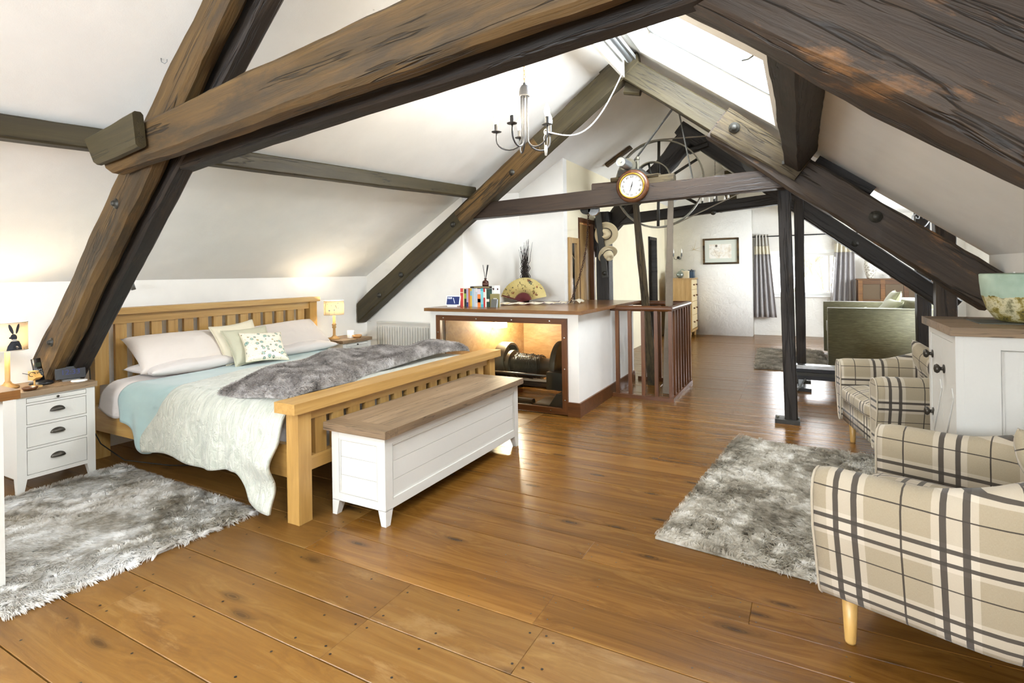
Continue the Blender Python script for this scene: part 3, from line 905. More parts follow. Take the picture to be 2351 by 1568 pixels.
def bed_point(x, s, off, Y0=2.085, Y1=4.155, top=.575, rad=.085):
    """point on the made bed: s=0 at near top corner, negative hangs down the near side, s>W hangs down the far side"""
    W_ = Y1 - Y0; q = rad * math.pi / 2
    s = np.asarray(s, float)
    y = np.where(s < 0, Y0, np.where(s > W_, Y1, Y0 + s)); z = np.full_like(s, top)
    a = np.clip((s + q / 2) / q, 0, 1) * np.pi / 2
    near = s < q / 2
    yn = Y0 + rad - rad * np.cos(a) ; zn = top - rad + rad * np.sin(a)
    zn = np.where(s < -q / 2, top - rad - (-s - q / 2), zn)
    y = np.where(near, yn, y); z = np.where(near, zn, z)
    b = np.clip((s - (W_ - q / 2)) / q, 0, 1) * np.pi / 2
    far = s > W_ - q / 2
    y = np.where(far, Y1 - rad + rad * np.sin(b), y)
    z = np.where(far, top - rad + rad * np.cos(b), z); z = np.where(s > W_ + q / 2, top - rad - (s - W_ - q / 2), z)
    # offset along the outward direction
    ny = np.where(near, -np.cos(a), np.where(far, np.sin(b), 0)); nz = np.where(near, np.sin(a), np.where(far, np.cos(b), 1))
    return y + ny * off, z + nz * off

def bedding(name, xa, xb, hang, off, mat, label, cat, amp=.01, seed=0, far=.25, thick=.012, nx=70, ns=130, lobe=False, fold=.012, puff=.03):
    W_ = 4.155 - 2.085
    smax = W_ + far
    U = np.linspace(0, 1, nx)[:, None]; Tt = np.linspace(0, 1, ns)[None, :]
    x0 = xa(Tt * 0) if False else None
    # hang may vary along x: iterate once
    S = np.zeros((nx, ns)); Xx = np.zeros((nx, ns))
    for k in range(3):
        hg = hang(Xx)
        S = -hg + (smax + hg) * Tt
        A, B = xa(S), xb(S)
        Xx = A + (B - A) * U
    o = off + amp * fbm(Xx, S, seed, 4, 1.3) + puff * np.sin(np.clip(S / W_, 0, 1) * np.pi) ** .5 * (.6 + .4 * np.sin(Xx * 5 + 1))
    side = sm(-S, 0.03, .25)
    o = o + side * fold * np.sin(Xx * 17 + 2 * np.sin(Xx * 6)) + side * .014
    if lobe:
        lb = sm(Xx, -2.98, -2.66) * side
        o = o + lb * (.05 + .02 * np.sin(S * 22))
    y, z = bed_point(Xx, S, o)
    z = np.maximum(z, .03)
    t = thing(name, label, cat, (-3.65, 3.13, .5))
    P = np.stack([Xx, y, z], -1) - np.array([-3.65, 3.13, .5])
    grid_surf('cloth', P, mat, t, uv=np.stack([Xx, S], -1), thick=thick)
    return t
def c_(v): return lambda S: np.full_like(np.asarray(S, float), v)

def build_bedding():
    m = thing('mattress', 'mattress in a pale grey sheet on the oak bed', 'mattress', (-3.68, 3.12, .31))
    bm = bx(-4.77, -2.585, 2.115, 4.125, .31, .565)
    obj('body', bm, 'sheet_grey', m, world=True, bev=.06, segs=4, smooth=True)
    bedding('duvet', lambda S: -4.62 - .05 * sm(S, 0, .4) + .02 * np.sin(S * 9), c_(-3.3), lambda X: .16 + .1 * sm(-X, 4.2, 4.5) * 0 + .03 * np.sin(X * 11), .012, 'sheet', 'pale pink white duvet folded back below the pillows', 'duvet', .012, 3, far=.2, thick=.02, puff=.035)
    bedding('blanket', lambda S: -4.42 + .10 * np.sin(S * 2.3 + .6) + .16 * sm(-S, 0, .3) + .08 * sm(S, .9, 2.0), c_(-3.1), lambda X: .21 + .15 * sm(X, -4.25, -4.0) - .2 * sm(X, -3.95, -3.8) + .02 * np.sin(X * 9), .03, 'blue', 'duck egg blue satin blanket edge showing above the quilt', 'blanket', .008, 5, far=.25, puff=.036)
    bedding('quilt', lambda S: -3.76 - .22 * sm(-S, 0, .3) + .03 * np.sin(S * 7) + .12 * sm(S, 1.4, 2.1), c_(-2.60), lambda X: .345 + .018 * np.sin(X * 9) + .13 * sm(X, -2.96, -2.80), .048, 'quilt', 'shimmering pale green crinkled quilt draped over the side of the bed', 'quilt', .012, 8, far=.3, thick=.018, nx=120, ns=170, lobe=True, puff=.04)
build_bedding()

def pillow(name, label, w_, h_, t_, M, mat, group=None, piping=None, seed=0, cat=None, sag=.0):
    """w_ along local X, h_ along local Y, puffed along local Z"""
    n = 33
    u = np.linspace(-1, 1, n); U, V = np.meshgrid(u, u, indexing='ij')
    prof = np.clip((1 - np.abs(U) ** 2.6) * (1 - np.abs(V) ** 2.6), 0, 1) ** .42
    pin = 1 - .10 * (1 - np.abs(U) ** 2) * np.abs(V) ** 3; pin2 = 1 - .10 * (1 - np.abs(V) ** 2) * np.abs(U) ** 3
    X = U * w_ / 2 * pin2; Y = V * h_ / 2 * pin
    wr = (.012 * fbm(U * .8, V * .8, seed, 4, 1.1) + .007 * np.abs(fbm(U * 1.2, V * .7, seed + 50, 3, 1.6)) * (.3 + np.abs(U))) * prof
    Zt = t_ / 2 * prof + wr; Zb = -t_ / 2 * prof + wr * .5
    Vt = np.stack([X, Y, Zt], -1).reshape(-1, 3); Vb = np.stack([X, Y, Zb], -1).reshape(-1, 3)
    idx = np.arange(n * n).reshape(n, n)
    F = np.stack([idx[:-1, :-1], idx[1:, :-1], idx[1:, 1:], idx[:-1, 1:]], -1).reshape(-1, 4)
    Fa = np.concatenate([F, F[:, ::-1] + n * n])
    t = bpy.data.objects.new(name, None); COL.objects.link(t); t.matrix_basis = M; t.empty_display_size = .05
    props(t, label, cat or ('cushion' if 'cushion' in name else 'pillow'), group)
    uv = np.stack([X, Y], -1).reshape(-1, 2)
    o = np_mesh('cover', np.concatenate([Vt, Vb]), Fa, mat, t, True, np.concatenate([uv, uv]))
    bm = bmesh.new(); bm.from_mesh(o.data); bmesh.ops.remove_doubles(bm, verts=bm.verts, dist=1e-4); bm.to_mesh(o.data); bm.free()
    if piping:
        e = [(X[i, 0], Y[i, 0], 0) for i in range(n)] + [(X[-1, j], Y[-1, j], 0) for j in range(1, n)] + [(X[i, -1], Y[i, -1], 0) for i in range(n - 2, -1, -1)] + [(X[0, j], Y[0, j], 0) for j in range(n - 2, 0, -1)]
        obj('piping', tube(NB(), e, .005, 6, closed=True), piping, t, smooth=True)
    return t
def leanM(p, tilt, yaw=0.0, roll=0.0):
    """pillow standing on its long edge: local X runs along world Y, local Y up, leaning back towards -X by tilt degrees"""
    base = Matrix(((0, 0, 1, 0), (1, 0, 0, 0), (0, 1, 0, 0), (0, 0, 0, 1)))
    return Matrix.Translation(p) @ Matrix.Rotation(R(yaw), 4, 'Z') @ Matrix.Rotation(R(-tilt), 4, 'Y') @ base @ Matrix.Rotation(R(roll), 4, 'Z')

def floral():
    s = NT('beaded_floral')
    v = s.coords('UV', (1, 1, 1), rnd=False)
    vo = s.voronoi(v, 26, 'F1', .8); vd = s.voronoi(v, 66, 'F1', .9)
    ring = s.ramp(vo.outputs['Distance'], [(.10, srgb('F3E9C8')), (.13, srgb('59624A')), (.2, srgb('7FA6A3')), (.3, srgb('AFC4B4')), (.4, srgb('5D5A40')), (.44, srgb('E9DFCB'))])
    sep = s.n('ShaderNodeSeparateColor'); s.l(vo.outputs['Color'], sep.inputs[0])
    ring2 = s.mix(s.math('GREATER_THAN', sep.outputs[0], .55), ring, s.ramp(vo.outputs['Distance'], [(.12, srgb('8A744A')), (.2, srgb('D8C48C')), (.28, srgb('7A6A48')), (.32, srgb('E9DFCB'))]))
    dots = s.ramp(vd.outputs['Distance'], [(.18, srgb('C9B788')), (.24, srgb('E9DFCB'))])
    far_ = s.math('GREATER_THAN', vo.outputs['Distance'], .43)
    s.base(s.mix(far_, ring2, dots))
    s.bump(s.math('SUBTRACT', 1.0, vo.outputs['Distance']), .5, .01)
    s.set(Roughness=.45)
    return s.m
MT['floral'] = floral()
MT['cream_silk'] = plain('cream_silk', srgb('D9CFB6'), .55, bump=.2, bscale=25)
MT['sage_silk'] = plain('sage_silk', srgb('BDB9A0'), .5, bump=.2, bscale=25)
pillow('pillow', 'flat pale pillow lying under the upright one, nearer the bedside table with the phone', .78, .42, .12, Matrix.Translation((-4.52, 2.64, .665)) @ Matrix.Rotation(R(90), 4, 'Z'), 'sheet', 'pillows on the bed', seed=1)
pillow('pillow', 'upright blush cotton pillow against the headboard, nearer the phone', .84, .40, .19, leanM((-4.585, 2.66, .775), 50, 0, -1), 'pillow', 'pillows on the bed', seed=2)
pillow('pillow', 'flat pale pillow under the slumped one, on the drum lampshade side', .78, .42, .12, Matrix.Translation((-4.50, 3.70, .665)) @ Matrix.Rotation(R(90), 4, 'Z'), 'sheet', 'pillows on the bed', seed=3)
pillow('pillow', 'slumped blush pillow on the drum lampshade side of the bed', .84, .40, .19, leanM((-4.575, 3.72, .77), 50, 3, 2), 'pillow', 'pillows on the bed', seed=4)
pillow('cushion', 'plain cream cushion at the back of the three small cushions', .40, .40, .12, leanM((-4.44, 3.06, .80), 34, -8, 6), 'cream_silk', 'small cushions on the bed', 'cream_silk', 5)
pillow('cushion', 'plain sage silk cushion between the cream and floral cushions', .40, .38, .11, leanM((-4.31, 3.08, .775), 40, -10, 2), 'sage_silk', 'small cushions on the bed', 'sage_silk', 6)
pillow('cushion', 'small cushion beaded with teal and gold flowers in front of the others', .36, .32, .09, leanM((-4.19, 3.12, .765), 44, -14, -5), 'floral', 'small cushions on the bed', 'cream_silk', 7)

def fur_mat(name, dark, mid, light, scale=5.0, fine=60, tip=None):
    s = NT(name)
    v = s.coords('Object', (1, 1, 1), rnd=False)
    n = s.noise(v, scale, 4, .65, .5); n2 = s.noise(v, fine, 2, .5)
    f = s.math('ADD', s.math('MULTIPLY', n, .75), s.math('MULTIPLY', n2, .25))
    col = s.ramp(f, [(.36, dark), (.5, mid), (.62, light)])
    s.base(col)
    s.set(Roughness=.55, Specular_IOR_Level=.4)
    tl = s.n('ShaderNodeBsdfTranslucent'); s.l(col, tl.inputs[0])
    mx = s.n('ShaderNodeMixShader'); mx.inputs[0].default_value = .5
    s.l(s.b.outputs[0], mx.inputs[1]); s.l(tl.outputs[0], mx.inputs[2]); s.l(mx.outputs[0], s.t.nodes['Material Output'].inputs['Surface'])
    return s.m
MT['fur'] = fur_mat('grey_fur', srgb('8A8480'), srgb('C6C0BC'), srgb('F0ECEA'), 9, 45)
MT['shag'] = fur_mat('taupe_shag', srgb('988E7C'), srgb('CCC4B4'), srgb('F6F2EA'), 4.6, 55)
MT['shag_grey'] = fur_mat('silver_shag', srgb('AFA592'), srgb('E4E0D9'), srgb('FEFDFB'), 4.0, 55)
MT['shag_dark'] = fur_mat('mouse_shag', srgb('8A8476'), srgb('B4AC9E'), srgb('D8D0C2'), 6, 50)

def throw():
    t = thing('fur_throw', 'silver grey faux fur throw folded across the foot of the bed', 'throw', (-2.95, 3.1, .64))
    nu, nv = 60, 30
    U = np.linspace(0, 1, nu)[:, None] * np.ones((1, nv)); V = np.linspace(-1, 1, nv)[None, :] * np.ones((nu, 1))
    cx = -2.955 - .06 * np.sin(U * 2.6) + .03 * np.sin(U * 9)
    hw = .30 + .05 * np.sin(U * 5 + 1) + .03 * np.sin(U * 13)
    y = 2.11 + U * 2.0
    x = np.clip(cx + hw * V, -5, -2.635)
    lift = .655 + .045 * np.sin(U * np.pi) ** .7 + .02 * np.sin(U * 7 + V * 2) + .02 * sm(U, .7, 1.0)
    ends = np.clip((1 - np.abs(2 * U - 1) ** 10), 0, 1)
    th = .075 * np.clip((1 - np.abs(V) ** 4), 0, 1) ** .5 * ends ** .5
    top = lift + th * (1 + .2 * np.sin(U * 23 + 3 * V))
    P = np.stack([x, y, top], -1); Q = np.stack([x, y, lift - .012], -1)
    o3 = np.array([-2.95, 3.1, .64])
    Vt = np.concatenate([P.reshape(-1, 3), Q.reshape(-1, 3)]) - o3
    idx = np.arange(nu * nv).reshape(nu, nv)
    F = np.stack([idx[:-1, :-1], idx[1:, :-1], idx[1:, 1:], idx[:-1, 1:]], -1).reshape(-1, 4)
    k = nu * nv; ring = np.concatenate([idx[0, :], idx[1:, -1], idx[-1, -2::-1], idx[-2:0:-1, 0]])
    side = np.stack([ring, np.roll(ring, -1), np.roll(ring, -1) + k, ring + k], -1)
    np_mesh('cloth', Vt, np.concatenate([F, F[:, ::-1] + k, side]), 'fur', t)
    # fur
    dU = np.gradient(P, axis=0); dV = np.gradient(P, axis=1); N = np.cross(dV, dU); N /= np.linalg.norm(N, axis=-1, keepdims=True) + 1e-9
    N *= np.sign(N[..., 2:3] + 1e-6)
    n = 46000; rs = np.random.default_rng(4)
    a = rs.uniform(0, nu - 1.001, n); b = rs.uniform(0, nv - 1.001, n); i, j = a.astype(int), b.astype(int); fa, fb = (a - i)[:, None], (b - j)[:, None]
    def bl(A): return A[i, j] * (1 - fa) * (1 - fb) + A[i + 1, j] * fa * (1 - fb) + A[i, j + 1] * (1 - fa) * fb + A[i + 1, j + 1] * fa * fb
    PP = bl(P) - o3; NN = bl(N); NN /= np.linalg.norm(NN, axis=1, keepdims=True)
    pl = pile('fur', PP, NN, .028, .003, 'fur', t, lean=1.0, along=[.6, -.5, 0], jit=.6)
    pl['kind'] = 'stuff'
throw()

# ------------------------------------------------------------------ bedside tables
def tapered_leg(bm, x0, x1, y0, y1, z0, z1, tx=0.0, ty=0.0, f=.62):
    """leg narrowing downward towards the corner given by tx, ty (-1, 0 or 1)"""
    def sect(k, z):
        wx, wy = (x1 - x0) * k, (y1 - y0) * k
        cx0 = x0 if tx < 0 else (x1 - wx if tx > 0 else (x0 + x1 - wx) / 2)
        cy0 = y0 if ty < 0 else (y1 - wy if ty > 0 else (y0 + y1 - wy) / 2)
        return [bm.verts.new(p) for p in ((cx0, cy0, z), (cx0 + wx, cy0, z), (cx0 + wx, cy0 + wy, z), (cx0, cy0 + wy, z))]
    a, b = sect(f, z0), sect(1, z1)
    bm.faces.new(a[::-1]); bm.faces.new(b)
    for i in range(4): bm.faces.new((a[i], a[(i + 1) % 4], b[(i + 1) % 4], b[i]))
    return bm

def bedside_table(label):
    t = thing('bedside_table', label, 'bedside table', (-4.40, 1.704, 0), group='white bedside tables')
    W_, D_, H_ = .43, .40, .665
    obj('case', bx(-D_ + .01, -.02, -W_ / 2 + .012, W_ / 2 - .012, .10, H_ - .035), 'white_paint', t)
    bm = NB()
    for s_ in (-1, 1):
        y0, y1 = sorted((s_ * W_ / 2, s_ * (W_ / 2 - .05)))
        box(bm, -.05, 0, y0, y1, .10, H_ - .035)
    for z0, z1 in ((.10, .125), (.285, .30), (.435, .45), (.575, .588), (.62, H_ - .035)): box(bm, -.03, -.001, -W_ / 2 + .05, W_ / 2 - .05, z0, z1)
    obj('face_frame', bm, 'white_paint', t, bev=.0015)
    for sx in (0, 1):
        for sy in (-1, 1):
            y0, y1 = sorted((sy * W_ / 2, sy * (W_ / 2 - .05)))
            x0, x1 = (-.05, 0) if sx else (-D_, -D_ + .05)
            obj('leg', tapered_leg(NB(), x0, x1, y0, y1, 0, .10, 1 if sx else -1, sy), 'white_paint', t, bev=.002)
    for z0, z1 in ((.128, .282), (.303, .432), (.453, .572)):
        dr = obj('drawer', bx(-.018, -.0015, -W_ / 2 + .053, W_ / 2 - .053, z0, z1), 'white_paint', t, bev=.003)
        cup_handle(dr, (-.0015, 0, (z0 + z1) / 2))
    dr = obj('tray', bx(-.018, -.0015, -W_ / 2 + .053, W_ / 2 - .053, .591, .617), 'white_paint', t, bev=.002)
    knob(dr, (-.0015, 0, .604), .0085)
    obj('table_top', bx(-W_ / 2 - .012, W_ / 2 + .012, -D_ / 2 - .012, D_ / 2 + .018, -.0175, .0175), 'grey_oak', t, bev=.005).matrix_basis = Matrix.Translation((-D_ / 2, 0, H_ - .0175)) @ Matrix.Rotation(R(90), 4, 'Z')
    return t
bt = bedside_table('white three drawer bedside table with the telephone on top')
bt2 = copy_thing(bt, (-4.44, 4.50, 0), 0, 'white bedside table holding the drum lamp and mug, beside the radiator')

# ------------------------------------------------------------------ blanket chest
def blanket_chest():
    x0, x1, y0, y1, h = -2.418, -2.015, 2.235, 3.79, .488
    t = thing('blanket_chest', 'long white blanket chest with a grey oak lid at the foot of the bed', 'chest', ((x0 + x1) / 2, (y0 + y1) / 2, 0))
    kw = dict(parent=t, world=True)
    obj('carcass', bx(x0 + .012, x1 - .02, y0 + .02, y1 - .02, .085, h - .002), 'white_paint', **kw)
    for sx in (-1, 1):
        for sy in (-1, 1):
            a, b = ((x0, x0 + .055) if sx < 0 else (x1 - .055, x1)); c, d = ((y0, y0 + .06) if sy < 0 else (y1 - .06, y1))
            bm = bx(a, b, c, d, .085, h)
            obj('corner_post', bm, 'white_paint', bev=.002, **kw)
            obj('leg', tapered_leg(NB(), a, b, c, d, 0, .087, sx, sy, .6), 'white_paint', bev=.002, **kw)
    bm = NB()
    for (ax, bx_, ay, by) in ((x1 - .02, x1 - .001, y0 + .06, y1 - .06), (x0, x0 + .02, y0 + .06, y1 - .06), (x0 + .055, x1 - .055, y0 + .001, y0 + .02), (x0 + .055, x1 - .055, y1 - .02, y1)):
        box(bm, ax, bx_, ay, by, .085, .13); box(bm, ax, bx_, ay, by, h - .045, h)
    obj('rail', bm, 'white_paint', bev=.002, **kw)
    for k in range(3):
        z0 = .13 + k * .1045
        obj('plank', bx(x1 - .024, x1 - .010, y0 + .062, y1 - .062, z0 + .001, z0 + .1035), 'white_paint', bev=.002, **kw)
        obj('plank', bx(x0 + .057, x1 - .057, y0 + .010, y0 + .024, z0 + .001, z0 + .1035), 'white_paint', bev=.002, **kw)
    def mould(pts):
        b = NB(); pts = [Vector(p) for p in pts]
        tube(b, pts, .007, 4, closed=True); return b
    obj('moulding', mould([(x1 - .006, y0 + .066, .135), (x1 - .006, y1 - .066, .135), (x1 - .006, y1 - .066, h - .05), (x1 - .006, y0 + .066, h - .05)]), 'white_paint', **kw)
    obj('moulding', mould([(x0 + .061, y0 + .006, .135), (x1 - .061, y0 + .006, .135), (x1 - .061, y0 + .006, h - .05), (x0 + .061, y0 + .006, h - .05)]), 'white_paint', **kw)
    lid = bpy.data.objects.new('lid', None); COL.objects.link(lid); lid.parent = t; lid.empty_display_size = .05
    lid.matrix_basis = Matrix.Translation((0, 0, h))
    X0, X1, Y0, Y1 = x0 - .03, x1 + .035, y0 - .035, y1 + .035
    cx, cy = (x0 + x1) / 2, (y0 + y1) / 2
    def lp(a, b, c, d, along):
        L, W_ = (d - c, b - a) if along == 'Y' else (b - a, d - c)
        o = obj('lid_plank', bx(-L / 2, L / 2, -W_ / 2, W_ / 2, .004, .048), 'grey_oak', lid, bev=.004)
        o.matrix_basis = Matrix.Translation(((a + b) / 2 - cx, (c + d) / 2 - cy, 0)) @ (Matrix.Rotation(R(90), 4, 'Z') if along == 'Y' else Matrix.Identity(4))
    xs = [X0, X0 + .17, X0 + .33, X1]
    for a, b in zip(xs, xs[1:]): lp(a + .0006, b - .0006, Y0 + .105, Y1 - .105, 'Y')
    lp(X0, X1, Y0, Y0 + .1045, 'X'); lp(X0, X1, Y1 - .1045, Y1, 'X')
blanket_chest()

# ------------------------------------------------------------------ white dresser cut by the frame on the bedside
def side_dresser():
    t = thing('dresser', 'white painted dresser with an oak top cut off by the picture edge', 'dresser', (-3.4, .55, 0))
    kw = dict(parent=t, world=True)
    x0, x1, y0, y1 = -3.62, -3.15, .05, 1.02
    obj('body', bx(x0, x1 - .004, y0, y1 - .05, .10, .845), 'white_paint', **kw)
    for a, b in ((x0, x0 + .05), (x1 - .05, x1)):
        for c, d in ((y0, y0 + .055), (y1 - .055, y1)):
            obj('corner_post', bx(a, b, c, d, .10, .845), 'white_paint', bev=.002, **kw)
            obj('leg', tapered_leg(NB(), a, b, c, d, .012, .10, 1, 1 if c > .5 else -1, .6), 'white_paint', bev=.002, **kw)
    for z0 in (.14, .38, .62):
        dr = obj('drawer', bx(x1 - .01, x1 - .001, y0 + .08, y1 - .07, z0, z0 + .2), 'white_paint', bev=.003, origin=(x1, .5, z0 + .1), **kw)
        cup_handle(dr, (0, 0, 0))
    o = obj('dresser_top', bx(-.52, .52, -.27, .27, -.02, .02), 'counter', t, bev=.005)
    o.matrix_basis = Matrix.Translation((.015, 0.0, .868)) @ Matrix.Rotation(R(90), 4, 'Z')
side_dresser()

# ------------------------------------------------------------------ armchairs
def plaid_mat():
    s = NT('beige_plaid')
    tc = s.n('ShaderNodeTexCoord'); sp = s.n('ShaderNodeSeparateXYZ'); s.l(tc.outputs['UV'], sp.inputs[0])
    def stripes(sock, per, ph):
        f = s.math('FRACT', s.math('ADD', s.math('DIVIDE', sock, per), ph))
        def r(stops):
            rr = s.ramp(f, [(p, (v, v, v, 1)) for p, v in stops]); rr.node.color_ramp.interpolation = 'CONSTANT'; return rr
        dark = r([(0, .95), (.018, 0), (.34, .94), (.40, 0), (.53, .94), (.59, 0)])
        pale = r([(0, 0), (.27, .5), (.66, 0), (.72, .0)])
        return dark, pale
    du, pu = stripes(sp.outputs[0], .30, .12); dv, pv = stripes(sp.outputs[1], .235, .45)
    v = s.coords('UV', (900, 140, 1), rnd=False); v2 = s.coords('UV', (140, 900, 1), rnd=False)
    wv = s.math('MULTIPLY', s.math('ADD', s.noise(v, 1, 2), s.noise(v2, 1, 2)), .5)
    base = s.mix(wv, srgb('8C7D64'), srgb('B4A68C'))
    pale = s.math('MINIMUM', s.math('ADD', pu, pv), .9)
    col = s.mix(pale, base, srgb('CCC0AD'))
    dk = s.math('SUBTRACT', 1.0, s.math('MULTIPLY', s.math('SUBTRACT', 1.0, du), s.math('SUBTRACT', 1.0, dv)))
    col = s.mix(s.math('MULTIPLY', dk, .95), col, srgb('2A211A'))
    s.base(col); s.bump(wv, .25, .004)
    s.set(Roughness=.85, Sheen_Weight=.15)
    return s.m
MT['plaid'] = plaid_mat()
MT['leg_wood'] = wood('beech_leg', srgb('C99A50'), srgb('D9AE66'), srgb('E4BF7E'), 2, 1.0, .35, .03, .03)

def uv_box(o, sx=1.0, ox=0.0, oy=0.0):
    me = o.data; l = me.uv_layers.get('UVMap') or me.uv_layers.new(name='UVMap')
    for p in me.polygons:
        n = p.normal; a = max(range(3), key=lambda i: abs(n[i]))
        for li in p.loop_indices:
            c = me.vertices[me.loops[li].vertex_index].co
            uv = {0: (c.y, c.z), 1: (c.x, c.z), 2: (c.x, c.y)}[a]
            l.data[li].uv = (uv[0] * sx + ox, uv[1] * sx + oy)

def rbox(name, x0, x1, y0, y1, z0, z1, mat, parent, bev=.04, segs=4, puff=0.0, sub=0, uv=True):
    bm = bx(x0, x1, y0, y1, z0, z1)
    if puff:
        bmesh.ops.subdivide_edges(bm, edges=bm.edges, cuts=6, use_grid_fill=True)
        for v in bm.verts:
            u = (v.co.x - x0) / (x1 - x0) * 2 - 1; w_ = (v.co.y - y0) / (y1 - y0) * 2 - 1; q = (v.co.z - z0) / (z1 - z0) * 2 - 1
            rr = .16
            for k, (a, b, c) in enumerate(((u, w_, q), (w_, u, q))):
                pass
            v.co.z += puff * (1 - u ** 4) * (1 - w_ ** 4) * (1 if q > .9 else (-.3 if q < -.9 else 0))
            e = abs(q) ** 4 * .03
            v.co.x -= math.copysign(e, u) if abs(u) > .99 else 0
            v.co.y -= math.copysign(e, w_) if abs(w_) > .99 else 0
    o = obj(name, bm, mat, parent, bev=bev if not puff else 0, segs=segs, smooth=True)
    if puff:
        md = o.modifiers.new('soft', 'SUBSURF'); md.levels = md.render_levels = 1
    if uv: uv_box(o)
    return o

def tub_chair(label):
    t = thing('tub_armchair', label, 'armchair', (0, 0, 0), group='plaid tub armchairs')
    # plan path of the outer face, chair faces -X
    path = []; Wy, Xf, Xs, Xb = .445, -.37, .0, .42
    for k in range(9): path.append((Xf + (Xs - Xf) * k / 8, -Wy))
    for k in range(1, 24):
        a = -PI / 2 + PI * k / 24
        ca, sa = math.cos(a), math.sin(a)
        path.append((Xs + (Xb - Xs) * abs(ca) ** .75 * 1, Wy * math.copysign(abs(sa) ** .75, sa)))
    for k in range(9): path.append((Xs + (Xf - Xs) * k / 8, Wy))
    path = np.array(path); d = np.gradient(path, axis=0); d /= np.linalg.norm(d, axis=1, keepdims=True)
    nrm = np.stack([d[:, 1], -d[:, 0]], -1)
    arc = np.concatenate([[0], np.cumsum(np.linalg.norm(np.diff(path, axis=0), axis=1))])
    P, UV = [], []
    for i in range(len(path)):
        back = sm(path[i, 0], -.1, .34)
        h = .655 + .095 * float(back); th = .115 + .02 * float(back)
        front = 1 - sm(path[i, 0], Xf, Xf + .05); h -= .012 * float(front)
        prof = [(-th + .01, .21), (-th, .34), (-th - .004, h - .10), (-th + .002, h - .045), (-th + .02, h - .014), (-th / 2, h), (-.022, h - .006), (0.0, h - .03), (.012, h - .075), (.008, h - .2), (-.012, .36), (-.04, .22), (-.055, .185), (-.075, .17), (-th + .02, .175)]
        pr = np.array(prof); L = np.concatenate([[0], np.cumsum(np.linalg.norm(np.diff(pr, axis=0), axis=1))])
        P.append([(path[i, 0] + nrm[i, 0] * a, path[i, 1] + nrm[i, 1] * a, z) for a, z in prof])
        UV.append([(arc[i], z if True else l) for (a, z), l in zip(prof, L)])
    P = np.array(P); UV = np.array(UV)
    m, n = P.shape[:2]; idx = np.arange(m * n).reshape(m, n)
    nx = np.roll(idx, -1, 1)
    F = np.stack([idx[:-1], idx[1:], nx[1:], nx[:-1]], -1).reshape(-1, 4)
    sh = np_mesh('shell', P.reshape(-1, 3), F, 'plaid', t, True, UV.reshape(-1, 2))
    bm = bmesh.new(); bm.from_mesh(sh.data); bm.verts.ensure_lookup_table(); uvl = bm.loops.layers.uv.active
    for row, flip in ((idx[0], False), (idx[-1], True)):
        vs = [bm.verts[i] for i in (row[::-1] if not flip else row)]
        f = bm.faces.new(vs)
        for lp in f.loops: lp[uvl].uv = (lp.vert.co.y, lp.vert.co.z)
    bmesh.ops.recalc_face_normals(bm, faces=bm.faces); bm.to_mesh(sh.data); bm.free()
    pip = NB(); tube(pip, [tuple(P[0, k]) for k in range(n)], .005, 5, closed=True); obj('piping', pip, 'plaid', t, smooth=True)
    pip = NB(); tube(pip, [tuple(P[-1, k]) for k in range(n)], .005, 5, closed=True); obj('piping', pip, 'plaid', t, smooth=True)
    rbox('seat_base', -.36, .27, -.325, .325, .18, .335, 'plaid', t, .02, 3)
    rbox('seat_cushion', -.385, .26, -.323, .323, .335, .455, 'plaid', t, .0, 4, puff=.035)
    for sx, sy in ((-.29, -.33), (-.29, .33), (.26, -.27), (.26, .27)):
        obj('leg', lathe(NB(), [(.017, 0), (.019, .008), (.027, .19)], 16, c=(sx, sy, 0)), 'leg_wood', t, smooth=True)
    return t
ch1 = tub_chair('plaid tub armchair in front, cut by the right picture edge')
ch1.matrix_basis = Matrix.Translation((.525, 2.53, 0)) @ Matrix.Rotation(R(-20), 4, 'Z')
ch2 = copy_thing(ch1, (.69, 4.74, 0), R(12), 'plaid tub armchair farther back, between the small dresser and green sofa')
pillow('cushion', 'plaid cushion inside the front tub armchair', .40, .40, .15, Matrix.Translation((.80, 2.58, .60)) @ Matrix.Rotation(R(-20 + 180), 4, 'Z') @ Matrix.Rotation(R(25), 4, 'Y') @ Matrix(((0, 0, 1, 0), (1, 0, 0, 0), (0, 1, 0, 0), (0, 0, 0, 1))) @ Matrix.Rotation(R(12), 4, 'Z'), 'plaid', seed=11)
pillow('cushion', 'plaid cushion inside the farther tub armchair', .40, .40, .15, Matrix.Translation((.84, 4.80, .61)) @ Matrix.Rotation(R(12 + 180), 4, 'Z') @ Matrix.Rotation(R(25), 4, 'Y') @ Matrix(((0, 0, 1, 0), (1, 0, 0, 0), (0, 1, 0, 0), (0, 0, 0, 1))) @ Matrix.Rotation(R(-20), 4, 'Z'), 'plaid', seed=12)

